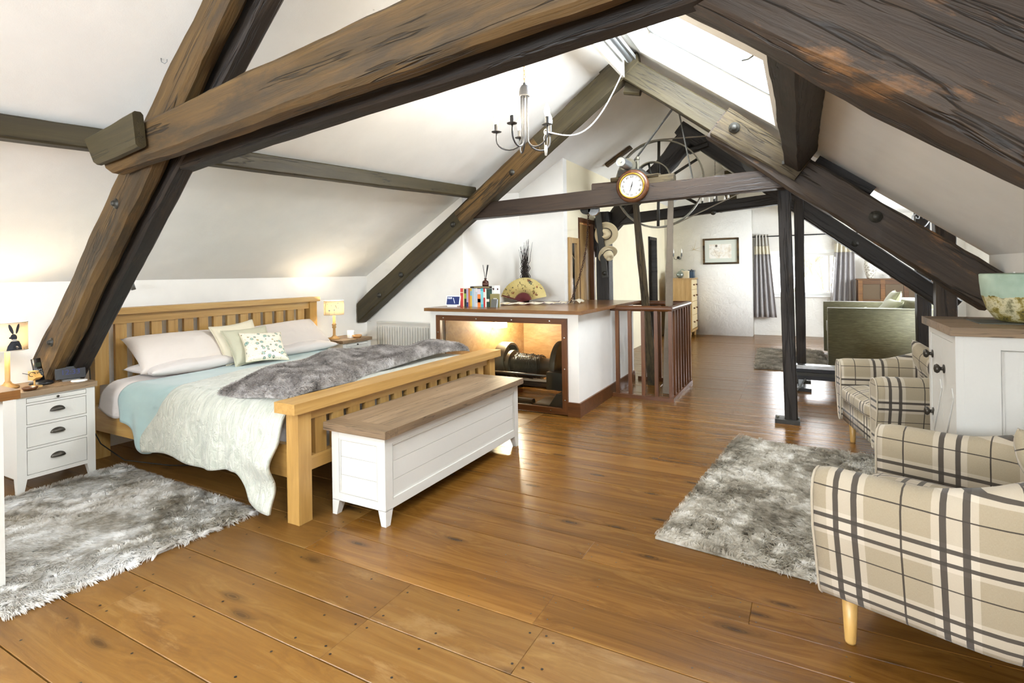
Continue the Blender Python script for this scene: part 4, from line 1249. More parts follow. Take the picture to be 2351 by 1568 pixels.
# ------------------------------------------------------------------ small dresser at the right
def small_dresser():
    x0, x1, y0, y1, h = .62, 1.26, 3.15, 3.74, 1.06
    t = thing('small_dresser', 'white cupboard with a grey oak top and round pewter knobs', 'cupboard', ((x0 + x1) / 2, (y0 + y1) / 2, 0))
    kw = dict(parent=t, world=True)
    obj('body', bx(x0 + .02, x1, y0 + .02, y1 - .005, .09, h), 'white_paint', **kw)
    bm = NB()
    for c, d in ((y0 + .002, y0 + .05), (y1 - .05, y1)): box(bm, x0, x0 + .03, c, d, .07, h)
    box(bm, x0, x0 + .03, y0 + .05, y1 - .05, h - .04, h); box(bm, x0, x0 + .03, y0 + .05, y1 - .05, .07, .13)
    obj('face_frame', bm, 'white_paint', bev=.002, **kw)
    bm = NB()
    for a, b in ((x0 + .03, x0 + .16), (x1 - .1, x1)): box(bm, a, b, y0, y0 + .03, .07, h)
    box(bm, x0 + .16, x1 - .1, y0, y0 + .03, h - .06, h); box(bm, x0 + .16, x1 - .1, y0, y0 + .03, .07, .15)
    obj('side_frame', bm, 'white_paint', bev=.002, **kw)
    xs = np.linspace(x0 + .16, x1 - .1, 5)
    for a, b in zip(xs, xs[1:]): obj('plank', bx(a + .001, b - .001, y0 + .010, y0 + .022, .15, h - .06), 'white_paint', bev=.003, **kw)
    b_ = NB(); tube(b_, [(x0 + .165, y0 + .008, .155), (x1 - .105, y0 + .008, .155), (x1 - .105, y0 + .008, h - .065), (x0 + .165, y0 + .008, h - .065)], .008, 4, closed=True)
    obj('moulding', b_, 'white_paint', **kw)
    ym = (y0 + y1) / 2
    for k, (c, d, kn) in enumerate(((y0 + .053, ym - .0015, (3.395, .865)), (ym + .0015, y1 - .053, (3.66, .905)))):
        dr = obj('cupboard_door', bx(x0 + .003, x0 + .022, c, d, .133, h - .043), 'white_paint', bev=.003, origin=(x0 + .003, (c + d) / 2, .6), **kw)
        br = NB(); ribbon(br, [(-.003, c - (c + d) / 2 + .01, .18), (-.003, d - (c + d) / 2 - .01, -.12)], .05, .004, (0, .5, .7))
        obj('brace', br, 'white_paint', dr)
        for z in ((kn[1],) if k == 0 else (kn[1], .59)):
            bm = lathe(NB(), [(.022, 0), (.022, .004), (.009, .006), (.009, .016), (.02, .022), (.024, .03), (.018, .04), (0, .044)], 16, M=Matrix.Rotation(R(-90), 4, 'Y'))
            kb = obj('knob', bm, 'handle', dr, smooth=True); kb.location = (0, kn[0] - (c + d) / 2, z - .6)
    for a in (x0, x1 - .05):
        for c in (y0, y1 - .05): obj('leg', tapered_leg(NB(), a, a + .05, c, c + .05, 0, .09, -1 if a == x0 else 1, -1 if c == y0 else 1), 'white_paint', **kw)
    o = obj('dresser_top', bx(-.345, .345, -.35, .32, 0, .04), 'grey_oak', bev=.005, parent=t)
    o.matrix_basis = Matrix.Translation((.0, .015, h)) @ Matrix.Rotation(R(0), 4, 'Z')
small_dresser()

# ------------------------------------------------------------------ shag rugs
def rug(label, cx, cy, lx, ly, rz, mat, n, L=.035, W_=.0042, seed=1, lean=.75):
    t = thing('shag_rug', label, 'rug', (cx, cy, 0), rz)
    obj('backing', bx(-lx / 2, lx / 2, -ly / 2, ly / 2, .001, .012), mat, t)
    rs = np.random.default_rng(seed)
    X = rs.uniform(-lx / 2, lx / 2, n); Y_ = rs.uniform(-ly / 2, ly / 2, n)
    ex = np.sign(X) * sm(np.abs(X), lx / 2 - .05, lx / 2); ey = np.sign(Y_) * sm(np.abs(Y_), ly / 2 - .05, ly / 2)
    N = np.stack([ex * .9, ey * .9, np.ones(n)], -1); N /= np.linalg.norm(N, axis=1, keepdims=True)
    fl = np.stack([fbm(X, Y_, seed, 3, .9) + .9 * fbm(X, Y_, seed + 3, 2, 9), fbm(X, Y_, seed + 9, 3, .9) + .9 * fbm(X, Y_, seed + 5, 2, 9), np.zeros(n)], -1) * 1.6
    pl = pile('pile', np.stack([X, Y_, np.full(n, .010)], -1), N, L, W_, mat, t, lean=lean, seed=seed, along=fl, jit=.6)
    pl['kind'] = 'stuff'
rug('silvery taupe shag rug in front of the plaid armchairs', -.005, 3.66, 1.16, 1.92, R(-6), 'shag', 60000, .036, .0052, seed=2, lean=1.1)
rug('pale grey shag rug beside the bed', -3.61, 1.50, 1.52, 1.10, R(-2), 'shag_grey', 64000, .038, .005, seed=5, lean=1.15)
rug('small dark grey shag rug by the green sofa', -.17, 9.1, .92, 1.9, R(2), 'shag_dark', 20000, .05, .008, seed=6)

# ------------------------------------------------------------------ sofa
def chenille():
    s = NT('olive_chenille')
    v = s.coords('Object', (14, 14, 120), rnd=False)
    n = s.noise(v, 1, 4, .6)
    s.base(s.ramp(n, [(.3, srgb('565030')), (.55, srgb('6C6642')), (.75, srgb('827C58'))])); s.bump(n, .2, .01)
    s.set(Roughness=.7, Sheen_Weight=.5)
    return s.m
MT['chenille'] = chenille()
MT['sofa_cush'] = plain('sage_weave', srgb('A9A886'), .75, bump=.2, bscale=60, sheen=.3)
def sofa():
    t = thing('sofa', 'olive green chenille sofa seen from its arm side', 'sofa', (.95, 9.2, 0))
    kw = dict(parent=t)
    def rb(name, x0, x1, y0, y1, z0, z1, bev=.05):
        o = obj(name, bx(x0 - .95, x1 - .95, y0 - 9.2, y1 - 9.2, z0, z1), 'chenille', t, bev=bev, segs=4, smooth=True); return o
    rb('arm', .30, 1.46, 8.30, 8.52, .06, .845, .06); rb('arm', .30, 1.46, 9.9, 10.12, .06, .845, .06)
    rb('base', .34, 1.40, 8.5, 9.92, .10, .40, .03); rb('back', 1.22, 1.48, 8.48, 9.94, .2, .92, .07)
    rb('seat_cushion', .33, 1.2, 8.53, 9.2, .40, .55, .05); rb('seat_cushion', .33, 1.2, 9.21, 9.89, .40, .55, .05)
    for x in (.38, 1.38):
        for y in (8.38, 10.03): obj('foot', lathe(NB(), [(.025, 0), (.03, .07)], 12, c=(x - .95, y - 9.2, 0)), 'beam_dark', t, smooth=True)
    pip = NB(); tube(pip, [(.315 - .95, 8.305 - 9.2, .1), (.30 - .95, 8.305 - 9.2, .80), (.36 - .95, 8.30 - 9.2, .842), (1.4 - .95, 8.30 - 9.2, .842)], .006, 6)
    obj('piping', pip, 'chenille', t, smooth=True)
sofa()
pillow('cushion', 'large sage cushion leaning on the sofa back, upper one', .55, .50, .16, leanM((1.08, 9.2, .82), -25, 0, 0), 'sofa_cush', 'sofa cushions', 'sofa_cush', 21)
pillow('cushion', 'sage cushion slumped in front on the sofa, lower one', .5, .45, .16, leanM((1.0, 8.85, .76), -38, 10, 4), 'sofa_cush', 'sofa cushions', 'sofa_cush', 22)
pillow('cushion', 'small crumpled cushion on the sofa seat nearest the curtain', .36, .26, .14, leanM((.78, 9.1, .68), -40, 25, 14), 'sofa_cush', 'sofa cushions', None, 23)

# ================================================================== GLAZED CASE WITH THE COUNTER
def display_case():
    t = thing('display_case', 'white boxed in case with pine counter and glazed front showing the old winch', 'display case', (-2.76, 4.77, 0))
    kw = dict(parent=t, world=True)
    top = [(-3.66, 4.72), (-1.82, 4.72), (-1.80, 6.70), (-2.64, 6.70), (-2.64, 6.29), (-3.275, 6.29), (-3.505, 5.39), (-3.505, 5.29), (-3.66, 5.29)]
    obj('counter_top', prism(NB(), top, .978, 1.012, 'Z'), 'counter', bev=.006, origin=(-2.7, 5.6, 1.0), **kw)
    obj('side_panel', bx(-1.99, -1.875, 4.775, 6.66, 0, .978), 'wall', **kw)
    obj('side_panel', bx(-3.62, -3.52, 4.775, 5.29, 0, .978), 'wall', **kw)
    obj('front_lintel', bx(-3.52, -1.99, 4.775, 4.90, .935, .978), 'wall', **kw)
    obj('rear_panel', bx(-2.63, -1.88, 6.60, 6.66, 0, .978), 'wall', **kw)
    # frame round the glass, mitred bars
    X0, X1, Z0, Z1, f = -3.525, -1.985, .012, .935, .055
    def bar(pts): return prism(NB(), pts, 4.752, 4.785)
    obj('frame_bar', bar([(X0, Z1), (X1, Z1), (X1 - f, Z1 - f), (X0 + f, Z1 - f)]), 'mahogx', bev=.003, **kw)
    obj('frame_bar', bar([(X0, Z0), (X1, Z0), (X1 - f, Z0 + f), (X0 + f, Z0 + f)]), 'mahogx', bev=.003, **kw)
    obj('frame_bar', bar([(X0, Z0), (X0 + f, Z0 + f), (X0 + f, Z1 - f), (X0, Z1)]), 'mahog', bev=.003, **kw)
    obj('frame_bar', bar([(X1, Z0), (X1 - f, Z0 + f), (X1 - f, Z1 - f), (X1, Z1)]), 'mahog', bev=.003, **kw)
    obj('glass_pane', bx(X0 + f - .01, X1 - f + .01, 4.772, 4.777, Z0 + f - .01, Z1 - f + .01), 'glass_case', **kw)
    for x, z in [(X0 + .1 + i * .42, Z1 - f / 2) for i in range(4)] + [(X0 + .1 + i * .42, Z0 + f / 2) for i in range(4)] + [(X1 - f / 2, z) for z in (.15, .45, .75)] + [(X0 + f / 2, z) for z in (.45, .75)]:
        obj('screw', lathe(NB(), [(.008, 0), (.007, .003), (0, .004)], 8, M=Matrix.Translation((x, 4.752, z)) @ Matrix.Rotation(R(90), 4, 'X')), 'chrome', **kw)
    obj('baseboard', bx(-1.985, -1.858, 4.752, 6.66, 0, .135), 'mahogx', bev=.006, origin=(-1.92, 5.7, .07), **kw)
    # inside lining
    A, B = Vector((-3.50, 4.90)), Vector((-3.20, 6.22))
    bm = NB(); d = (B - A).normalized(); n = Vector((-d.y, d.x)) * .015
    prism(bm, [tuple(A), tuple(B), tuple(B + n), tuple(A + n)], 0, .97, 'Z')
    obj('lining', bm, 'ply', **kw)
    obj('lining', bx(-3.22, -1.99, 6.215, 6.23, 0, .97), 'ply', **kw)
    obj('lining', bx(-2.005, -1.991, 4.9, 6.21, 0, .97), 'ply', **kw)
    # lamp inside
    lm = obj('case_lamp', bx(-.09, .09, -.02, .02, -.06, .06), plain('case_lamp_glow', srgb('FFF2CF'), .5, emit=srgb('FFE9B8'), estr=16), t, bev=.012, segs=2)
    lm.matrix_basis = t.matrix_basis.inverted() @ Matrix.Translation((-3.26, 5.72, .77)) @ Matrix.Rotation(math.atan2(d.y, d.x), 4, 'Z')
    ld = bpy.data.lights.new('case_lamp_light', 'POINT'); ld.energy = 15; ld.color = (1, .88, .68); ld.shadow_soft_size = .06
    lo = bpy.data.objects.new('case_lamp_light', ld); COL.objects.link(lo); lo.location = (-3.08, 5.66, .76)
display_case()

def winch():
    t = thing('old_winch', 'old iron chain winch with wooden drum behind the glass', 'winch', (-2.7, 5.45, 0))
    kw = dict(parent=t, world=True)
    def wheel(x, y, z, r, th, rim=.03, spokes=0):
        bm = lathe(NB(), [(r - rim, -th / 2), (r, -th / 2), (r, th / 2), (r - rim, th / 2)], 36, c=(x, y, z), axis='X')
        return bm
    gz = .335
    obj('pulley', lathe(NB(), [(.05, -.07), (.215, -.07), (.22, -.06), (.22, .06), (.215, .07), (.19, .07), (.18, -.03), (.05, -.03)], 36, c=(-3.13, 5.62, gz), axis='X'), 'iron', angle=True, **kw)
    obj('flange', lathe(NB(), [(.05, -.02), (.165, -.02), (.165, .02), (.05, .02)], 36, c=(-2.98, 5.5, gz - .02), axis='X'), 'iron', angle=True, **kw)
    obj('drum', lathe(NB(), [(.115, -.25), (.10, -.22), (.10, .36), (.12, .37)], 28, c=(-2.75, 5.48, gz - .02), axis='X'), 'iron_black', angle=True, **kw)
    obj('gear_wheel', lathe(NB(), [(.04, -.03), (.27, -.03), (.275, 0), (.27, .03), (.04, .03)], 44, c=(-2.33, 5.42, gz + .02), axis='X'), 'iron_black', angle=True, **kw)
    obj('axle', lathe(NB(), [(.03, -.68), (.03, .66)], 14, c=(-2.7, 5.48, gz - .02), axis='X'), 'iron', smooth=True, **kw)
    obj('rod', lathe(NB(), [(.012, -.5), (.012, .46)], 10, c=(-2.74, 5.16, .285), axis='X'), 'steel', smooth=True, **kw)
    bm = NB(); rs = random.Random(2)
    for k in range(15):
        x = -2.90 + k * .022; r = .118 + rs.uniform(0, .02)
        ph = rs.uniform(0, 6)
        n = 26
        for i in range(n):
            a = 2 * PI * i / n; a2 = 2 * PI * (i + .9) / n
            p = Vector((x + .011 * i / n, 5.48 + r * math.cos(a), gz - .02 + r * math.sin(a))); q = Vector((x + .011 * i / n, 5.48 + r * math.cos(a2), gz - .02 + r * math.sin(a2)))
            off = (p - Vector((p.x, 5.48, gz - .02))).normalized() * .007 if i % 2 else Vector((.007, 0, 0))
            tube(bm, [p - off, q - off], .004, 4); tube(bm, [p + off, q + off], .004, 4)
    ch = obj('wound_chain', bm, 'iron_black', **kw); ch['kind'] = 'stuff'
    obj('bracket', bx(-2.36, -2.14, 5.08, 5.22, .16, .34), 'iron_black', bev=.01, **kw)
    obj('pedestal', prism(NB(), [(-2.42, 0), (-2.01, 0), (-2.01, .17), (-2.16, .17), (-2.24, .05), (-2.42, .05)], 4.88, 5.2), 'iron_black', bev=.006, **kw)
    obj('pedestal', bx(-3.2, -3.0, 5.3, 5.8, 0, .14), 'iron_black', bev=.01, **kw)
    beam('bed_timber', (-3.42, 4.93, .045), (-2.44, 4.93, .045), .09, .085, 'beam_mid', t, .004, seed=81)
    beam('bed_timber', (-3.2, 5.82, .05), (-2.03, 5.82, .05), .1, .1, 'beam_dark', t, .004, seed=82)
winch()

# ------------------------------------------------------------------ balustrade
def balustrade():
    x0, x1, y0, y1 = -1.856, -1.225, 5.755, 6.80
    t = thing('balustrade', 'red brown wooden balustrade fencing off the hoist straps', 'railing', ((x0 + x1) / 2, (y0 + y1) / 2, 0))
    kw = dict(parent=t, world=True)
    def rail(a, b, mat):
        a, b = Vector(a), Vector(b)
        bm = NB(); tube(bm, [a, b], .031, 12)
        return obj('handrail', bm, mat, smooth=False, angle=True, **kw)
    rail((-1.873, y0, .975), (x1 + .02, y0, .975), 'mahogx'); rail((x1, y0 - .02, .975), (x1, y1 + .02, .975), 'mahogx'); rail((-1.98, y1, .975), (x1 + .02, y1, .975), 'mahogx')
    for a in ((x0, x1 + .03, y0 - .03, y0 + .03), (x1 - .03, x1 + .03, y0 + .03, y1 - .03), (x0, x1 + .03, y1 - .03, y1 + .03)):
        obj('base_rail', bx(*a, 0, .04), 'mahogx', bev=.004, **kw)
    def bal(x, y): obj('baluster', bx(x - .019, x + .019, y - .019, y + .019, .04, .955), 'mahog', bev=.003, origin=(x, y, .5), **kw)
    for x in (-1.80, -1.66, -1.515, -1.375): bal(x, y0)
    for i in range(8): bal(x1, y0 + (y1 - y0) * i / 7)
    for x in (-1.77, -1.58, -1.40): bal(x, y1)
balustrade()

# ------------------------------------------------------------------ hoist wheel above
def hoist():
    t = thing('hoist_flywheel', 'spoked iron hoist wheel on a steel shaft behind the clock beam', 'wheel', (-1.41, 6.45, 2.38))
    kw = dict(parent=t, world=True); cx, cz = -1.485, 2.415
    def rim(r, y, w_, th):
        return lathe(NB(), [(r - th, -w_ / 2), (r, -w_ / 2), (r, w_ / 2), (r - th, w_ / 2), (r - th, -w_ / 2)], 56, c=(cx, y, cz), axis='Y')
    obj('rim', rim(.52, 6.45, .05, .014), 'iron', angle=True, **kw)
    obj('drum_rim', rim(.21, 6.15, .09, .012), 'iron', angle=True, **kw)
    for k in range(6):
        a = 2 * PI * k / 6 + .5; d = Vector((math.cos(a), 0, math.sin(a)))
        c = Vector((cx, 6.45, cz))
        obj('spoke', tube(NB(), [c + d * .05, c + d * .508], .017, 10), 'iron_black', smooth=True, **kw)
    for k in range(4):
        a = 2 * PI * k / 4 + .2; d = Vector((math.cos(a), 0, math.sin(a))); c = Vector((cx, 6.15, cz))
        obj('drum_spoke', tube(NB(), [c + d * .04, c + d * .2], .012, 8), 'iron_black', smooth=True, **kw)
    obj('hub', lathe(NB(), [(.06, -.06), (.07, -.05), (.07, .05), (.06, .06)], 20, c=(cx, 6.45, cz), axis='Y'), 'iron_black', angle=True, **kw)
    obj('shaft', lathe(NB(), [(.0, 0), (.01, 0), (.012, .012), (.04, .012), (.046, .006), (.046, 2.45)], 24, c=(cx, 4.93, cz), axis='Y'), 'steel', angle=True, **kw)
    obj('bearing', lathe(NB(), [(.075, -.05), (.075, .05)], 20, c=(cx, 5.22, cz), axis='Y'), 'iron', angle=True, **kw)
    obj('bearing_foot', bx(cx - .10, cx + .10, 5.16, 5.28, 2.315, 2.375), 'iron_black', bev=.008, **kw)
    for s_ in (-.085, .085): obj('bearing_bolt', lathe(NB(), [(.012, 0), (.012, .10), (.02, .10), (.02, .125), (0, .13)], 8, c=(cx + s_, 5.22, 2.375)), 'iron', **kw)
    # belt to the counter pulley
    c2 = Vector((-.33, 6.45, 2.62)); r2 = .25
    obj('counter_pulley', lathe(NB(), [(.03, -.02), (r2, -.03), (r2, .03), (.03, .02)], 36, c=tuple(c2), axis='Y'), 'iron_black', angle=True, **kw)
    dv = Vector((c2.x - cx, 0, c2.z - cz)); L = dv.length; al = math.atan2(dv.z, dv.x); be = math.acos((.525 - r2) / L)
    pts = []
    for k in range(25):
        a = al + be + (2 * PI - 2 * be) * k / 24
        pts.append(Vector((cx, 6.45, cz)) + Vector((math.cos(a), 0, math.sin(a))) * .525)
    for k in range(9):
        a = al - be + 2 * be * k / 8
        pts.append(c2 + Vector((math.cos(a), 0, math.sin(a))) * (r2 + .004))
    pts.append(pts[0])
    obj('drive_belt', ribbon(NB(), pts, .045, .006, (0, 1, 0)), plain('old_belt', srgb('8A8070'), .8, bump=.3), **kw)
hoist()
st = thing('iron_stay', 'flat iron stay slanting from the rafter to the hoist bearing', 'iron stay', (-1.43, 5.34, 2.5))
obj('bar', ribbon(NB(), [(-1.06, 5.34, 2.98), (-1.52, 5.34, 2.43)], .035, .01, (0, 1, 0)), 'iron_black', st, world=True)
st = thing('iron_stay', 'steep iron stay dropping from the rafter to the beam right of the wheel hub', 'iron stay', (-.95, 5.34, 2.3))
obj('bar', ribbon(NB(), [(-1.03, 5.34, 2.95), (-.90, 5.34, 2.22)], .035, .01, (0, 1, 0)), 'iron_black', st, world=True)
b = thing('packing_timbers', 'weathered timber blocks under the hoist bearing on the clock beam', 'timber blocks', (-1.45, 5.22, 2.2))
beam('block', (-1.86, 5.22, 2.232), (-1.40, 5.22, 2.232), .12, .085, 'beam_red', b, .004, seed=91)
beam('block', (-1.41, 5.23, 2.247), (-1.05, 5.23, 2.255), .12, .095, 'beam_pale', b, .005, seed=92)
beam('block', (-1.66, 5.22, 2.29), (-1.19, 5.22, 2.30), .13, .04, 'beam_pale', b, .01, seed=93)
def strap(label, p0, p1, w_, mat, seed):
    t = thing('hoist_strap', label, 'strap', (p1[0], p1[1], 0), group='hoist straps')
    beam('strap', p1, p0, .035, w_, mat, t, .006, seed=seed, cham=.006, w1=.03, h1=w_ * .55)
strap('thick brown wooden hoist strap hanging through the balustrade, its foot farther from the camera', (-1.70, 6.16, 2.40), (-1.60, 6.50, 0), .12, 'beam_pale', 95)
strap('thin grey frayed hoist strap beside the balustrade corner', (-1.28, 6.16, 2.40), (-1.345, 6.12, 0), .10, plain('grey_strap', srgb('8E8272'), .9, bump=.4, var=.3), 96)

def wall_clock():
    t = thing('wall_clock', 'round wooden wall clock with brass bezel and Roman numerals', 'clock', (-1.432, 5.14, 2.205))
    M = Matrix.Rotation(R(90), 4, 'X')      # local z of the lathe points towards the camera side (-Y)
    obj('case', lathe(NB(), [(.10, -.012), (.152, -.012), (.160, .0), (.158, .02), (.145, .034), (.128, .038), (.120, .03), (.0, .03)], 48, M=M), wood('clock_case', srgb('3A2014'), srgb('5A3822'), srgb('6E4A30'), 0, 1.0, .3), t, angle=True)
    obj('bezel', lathe(NB(), [(.128, .03), (.128, .042), (.119, .048), (.110, .044), (.110, .03)], 48, M=M), 'brass', t, smooth=True)
    obj('dial', lathe(NB(), [(.116, .031), (.116, .034), (0, .034)], 48, M=M), plain('dial', srgb('C2BFB8'), .6), t)
    F = Matrix.Translation((0, -.036, 0)) @ Matrix.Rotation(R(90), 4, 'X')
    for i, n in enumerate(('XII', 'I', 'II', 'III', 'IIII', 'V', 'VI', 'VII', 'VIII', 'IX', 'X', 'XI')):
        a = -2 * PI * i / 12
        text('numeral', n, .03, 'black', t, F @ Matrix.Rotation(a, 4, 'Z') @ Matrix.Translation((0, .087, 0)))
    for nm, ang, L, w_ in (('hour_hand', 16, .05, .006), ('minute_hand', 198, .078, .004)):
        bm = prism(NB(), [(-w_, -.012), (w_, -.012), (w_ * .6, L * .6), (0, L), (-w_ * .6, L * .6)], 0, .001, 'Z')
        o = obj(nm, bm, 'black', t); o.matrix_basis = Matrix.Translation((0, -.0375, 0)) @ Matrix.Rotation(R(90), 4, 'X') @ Matrix.Rotation(R(-ang), 4, 'Z')
wall_clock()

# pulley block and chain, bracket on the ceiling, hook
def chain_thing():
    t = thing('hoist_chain', 'rusty chain hanging from a pulley block down to the counter', 'chain', (-2.24, 5.5, 1.02))
    kw = dict(parent=t, world=True)
    p0, p1 = Vector((-2.0, 5.44, 2.0)), Vector((-2.255, 5.52, 1.045)); n = 42; bm = NB(); pts = []
    for i in range(n + 1):
        u = i / n; p = p0.lerp(p1, u); p.x += .055 * math.sin(u * PI) ; pts.append(p)
    for i in range(n):
        a, b = pts[i], pts[i + 1]; c = (a + b) / 2; d = (b - a).normalized(); s_ = Vector((0, 1, 0)) if i % 2 else d.cross(Vector((0, 1, 0))).normalized()
        L, w_ = (b - a).length * .72, .0085
        loop = [c + d * L * math.cos(k * PI / 4) + s_ * w_ * math.sin(k * PI / 4) for k in range(8)]
        tube(bm, loop, .0036, 4, closed=True)
    obj('links', bm, plain('rust', srgb('4A3424'), .8, .3, .3), **kw)
    for k, x in enumerate((-2.02, -1.93)):
        obj('pulley', lathe(NB(), [(.01, -.02), (.06, -.02), (.045, 0), (.06, .02), (.01, .02)], 20, c=(x, 5.42, 2.055 - .02 * k), axis='Y'), 'iron_black' if k == 0 else 'chrome', angle=True, **kw)
    obj('shackle', tube(NB(), [(-1.97, 5.42, 2.16), (-1.97, 5.42, 2.04)], .012, 8), 'iron_black', smooth=True, **kw)
chain_thing()
cb = thing('ceiling_bracket', 'short brown wooden bracket plank fixed to the sloping ceiling', 'bracket', (-2.28, 7.5, 3.05))
beam('plank', (-2.47, 7.5, zl(-2.47) - .03), (-2.10, 7.5, zl(-2.10) - .03), .10, .045, 'beam_tan', cb, .002, seed=97, cham=.01)
obj('pin', tube(NB(), [(-2.28, 7.5, 3.03), (-2.25, 7.44, 2.97)], .012, 8), 'iron', cb, world=True)
hk = thing('ceiling_hook', 'tiny curled hook in the white ceiling above the bed', 'hook', (-3.06, 1.67, zl(-3.06)))
obj('hook', tube(NB(), [(0, 0, 0), (0, .002, -.02), (.015, .01, -.03), (.03, .015, -.02), (.03, .015, -.008)], .002, 6), 'steel', hk, smooth=True)

# iron strap bolted to the black post and the hats on it
for o in [o for o in bpy.data.objects if o.get('label', '').startswith('black timber post')]:
    beam('iron_strap', (-2.46, 7.06, 2.2), (-2.38, 7.10, 1.30), .02, .085, 'iron_black', o, .002, seed=98)
    bolt(o, (-2.385, 7.085, 1.36), (0, -1, 0), .02)
MT['straw'] = plain('pale_straw', srgb('E2D3AE'), .7, bump=.15, bscale=80)
def hat(label, M, cr=.075, br=.165, h=.09):
    t = bpy.data.objects.new('straw_hat', None); COL.objects.link(t); t.matrix_basis = M; props(t, label, 'hat', 'hats on the black post')
    n = 48; m = 12
    prof = [(br, .012), (br * .85, .0), (br * .6, .0), (cr * 1.08, .004), (cr, .012), (cr * .96, h * .6), (cr * .82, h * .93), (cr * .5, h), (cr * .2, h * .86), (0.001, h * .8)]
    P = np.zeros((len(prof), n, 3))
    for i, (r, z) in enumerate(prof):
        a = np.arange(n) * 2 * np.pi / n
        P[i] = np.stack([r * np.cos(a) * 1.0, r * np.sin(a) * (1.12 if i < 4 else 1.25), z + (.015 * np.cos(2 * a) if i < 2 else 0 * a)], -1)
    o = grid_surf('body', P, 'straw', t, closed_v=True, thick=.003)
    bm = NB(); e = [(cr * 1.04 * math.cos(2 * PI * k / 40), cr * 1.29 * math.sin(2 * PI * k / 40), .018) for k in range(40)]
    tube(bm, e, .006, 6, closed=True); obj('ribbon', bm, plain('hat_ribbon' + label[:6], srgb('4A4032'), .7), t, smooth=True)
hat('round pale straw hat hung flat on the black post', Matrix.Translation((-2.375, 7.15, 1.90)) @ Matrix.Rotation(R(90), 4, 'X') @ Matrix.Rotation(R(-12), 4, 'Y') @ Matrix.Rotation(R(90), 4, 'Z'))
hat('second straw hat hanging edge on below the round one', Matrix.Translation((-2.36, 7.14, 1.63)) @ Matrix.Rotation(R(150), 4, 'X') @ Matrix.Rotation(R(35), 4, 'Y'), .07, .14, .09)

# ------------------------------------------------------------------ chandeliers
def bulb_light(loc, e=3.0, col=(1, .86, .66), r=.018):
    ld = bpy.data.lights.new('bulb_light', 'POINT'); ld.energy = e; ld.color = col; ld.shadow_soft_size = r
    lo = bpy.data.objects.new('bulb_light', ld); COL.objects.link(lo); lo.location = loc
MT['bulb_on'] = plain('lit_bulb', srgb('FFF6E0'), .4, emit=srgb('FFEFD0'), estr=40)
MT['bulb_off'] = plain('unlit_bulb', srgb('F2F0E8'), .25)
def chandelier(label, loc, top, lit=True, mat='pewter_dark'):
    t = thing('chandelier', label, 'chandelier', loc, group='candle chandeliers')
    obj('dome', lathe(NB(), [(0, .475), (.008, .47), (.012, .455), (.022, .45), (.034, .43), (.040, .40), (.040, .375), (.036, .37)], 24), mat, t, angle=True)
    angs = [R(a) for a in (200, 128, 56, -16, -88)]
    for a in angs:
        d = Vector((math.cos(a), math.sin(a), 0)); pts = []
        pts += [d * .024 + Vector((0, 0, z)) for z in (.38, .25, .12, .06)]
        for k in range(1, 11):
            q = PI + PI * k / 10
            pts.append(d * (.118 + .094 * math.cos(q)) + Vector((0, 0, .06 + .075 * math.sin(q))))
        pts.append(d * .212 + Vector((0, 0, .12)))
        arm = obj('arm', tube(NB(), pts, .0065, 8), mat, t, smooth=True)
        e = d * .212
        obj('drip_pan', lathe(NB(), [(.006, .118), (.036, .120), (.038, .124), (.006, .126)], 20, c=(e.x, e.y, 0)), mat, arm, smooth=True)
        obj('candle_tube', lathe(NB(), [(.015, .124), (.015, .178), (.006, .178)], 14, c=(e.x, e.y, 0)), mat, arm, angle=True)
        obj('bulb', lathe(NB(), [(.010, .176), (.018, .20), (.020, .215), (.015, .245), (.006, .268), (0, .272)], 14, c=(e.x, e.y, 0)), 'bulb_on' if lit else 'bulb_off', arm, smooth=True)
        if lit: bulb_light(Vector(loc) + e + Vector((0, 0, .30)), 1.0)
    bm = NB(); z = .47; k = 0
    while z < top - loc[2]:
        c = Vector((0, 0, z + .014)); s_ = Vector((1, 0, 0)) if k % 2 else Vector((0, 1, 0))
        tube(bm, [c + Vector((0, 0, .018)) * math.cos(q * PI / 4) + s_ * .007 * math.sin(q * PI / 4) for q in range(8)], .0018, 4, closed=True)
        z += .03; k += 1
    obj('chain', bm, 'brass' if lit else mat, t)
    return t
chandelier('grey metal chandelier with five lit candle bulbs hanging over the room', (-1.765, 3.5, 2.30), zl(-1.765))
chandelier('unlit dark chandelier hanging in the far part behind the beams', (-1.25, 9.5, 2.36), zr(-1.25), False, 'iron_black')

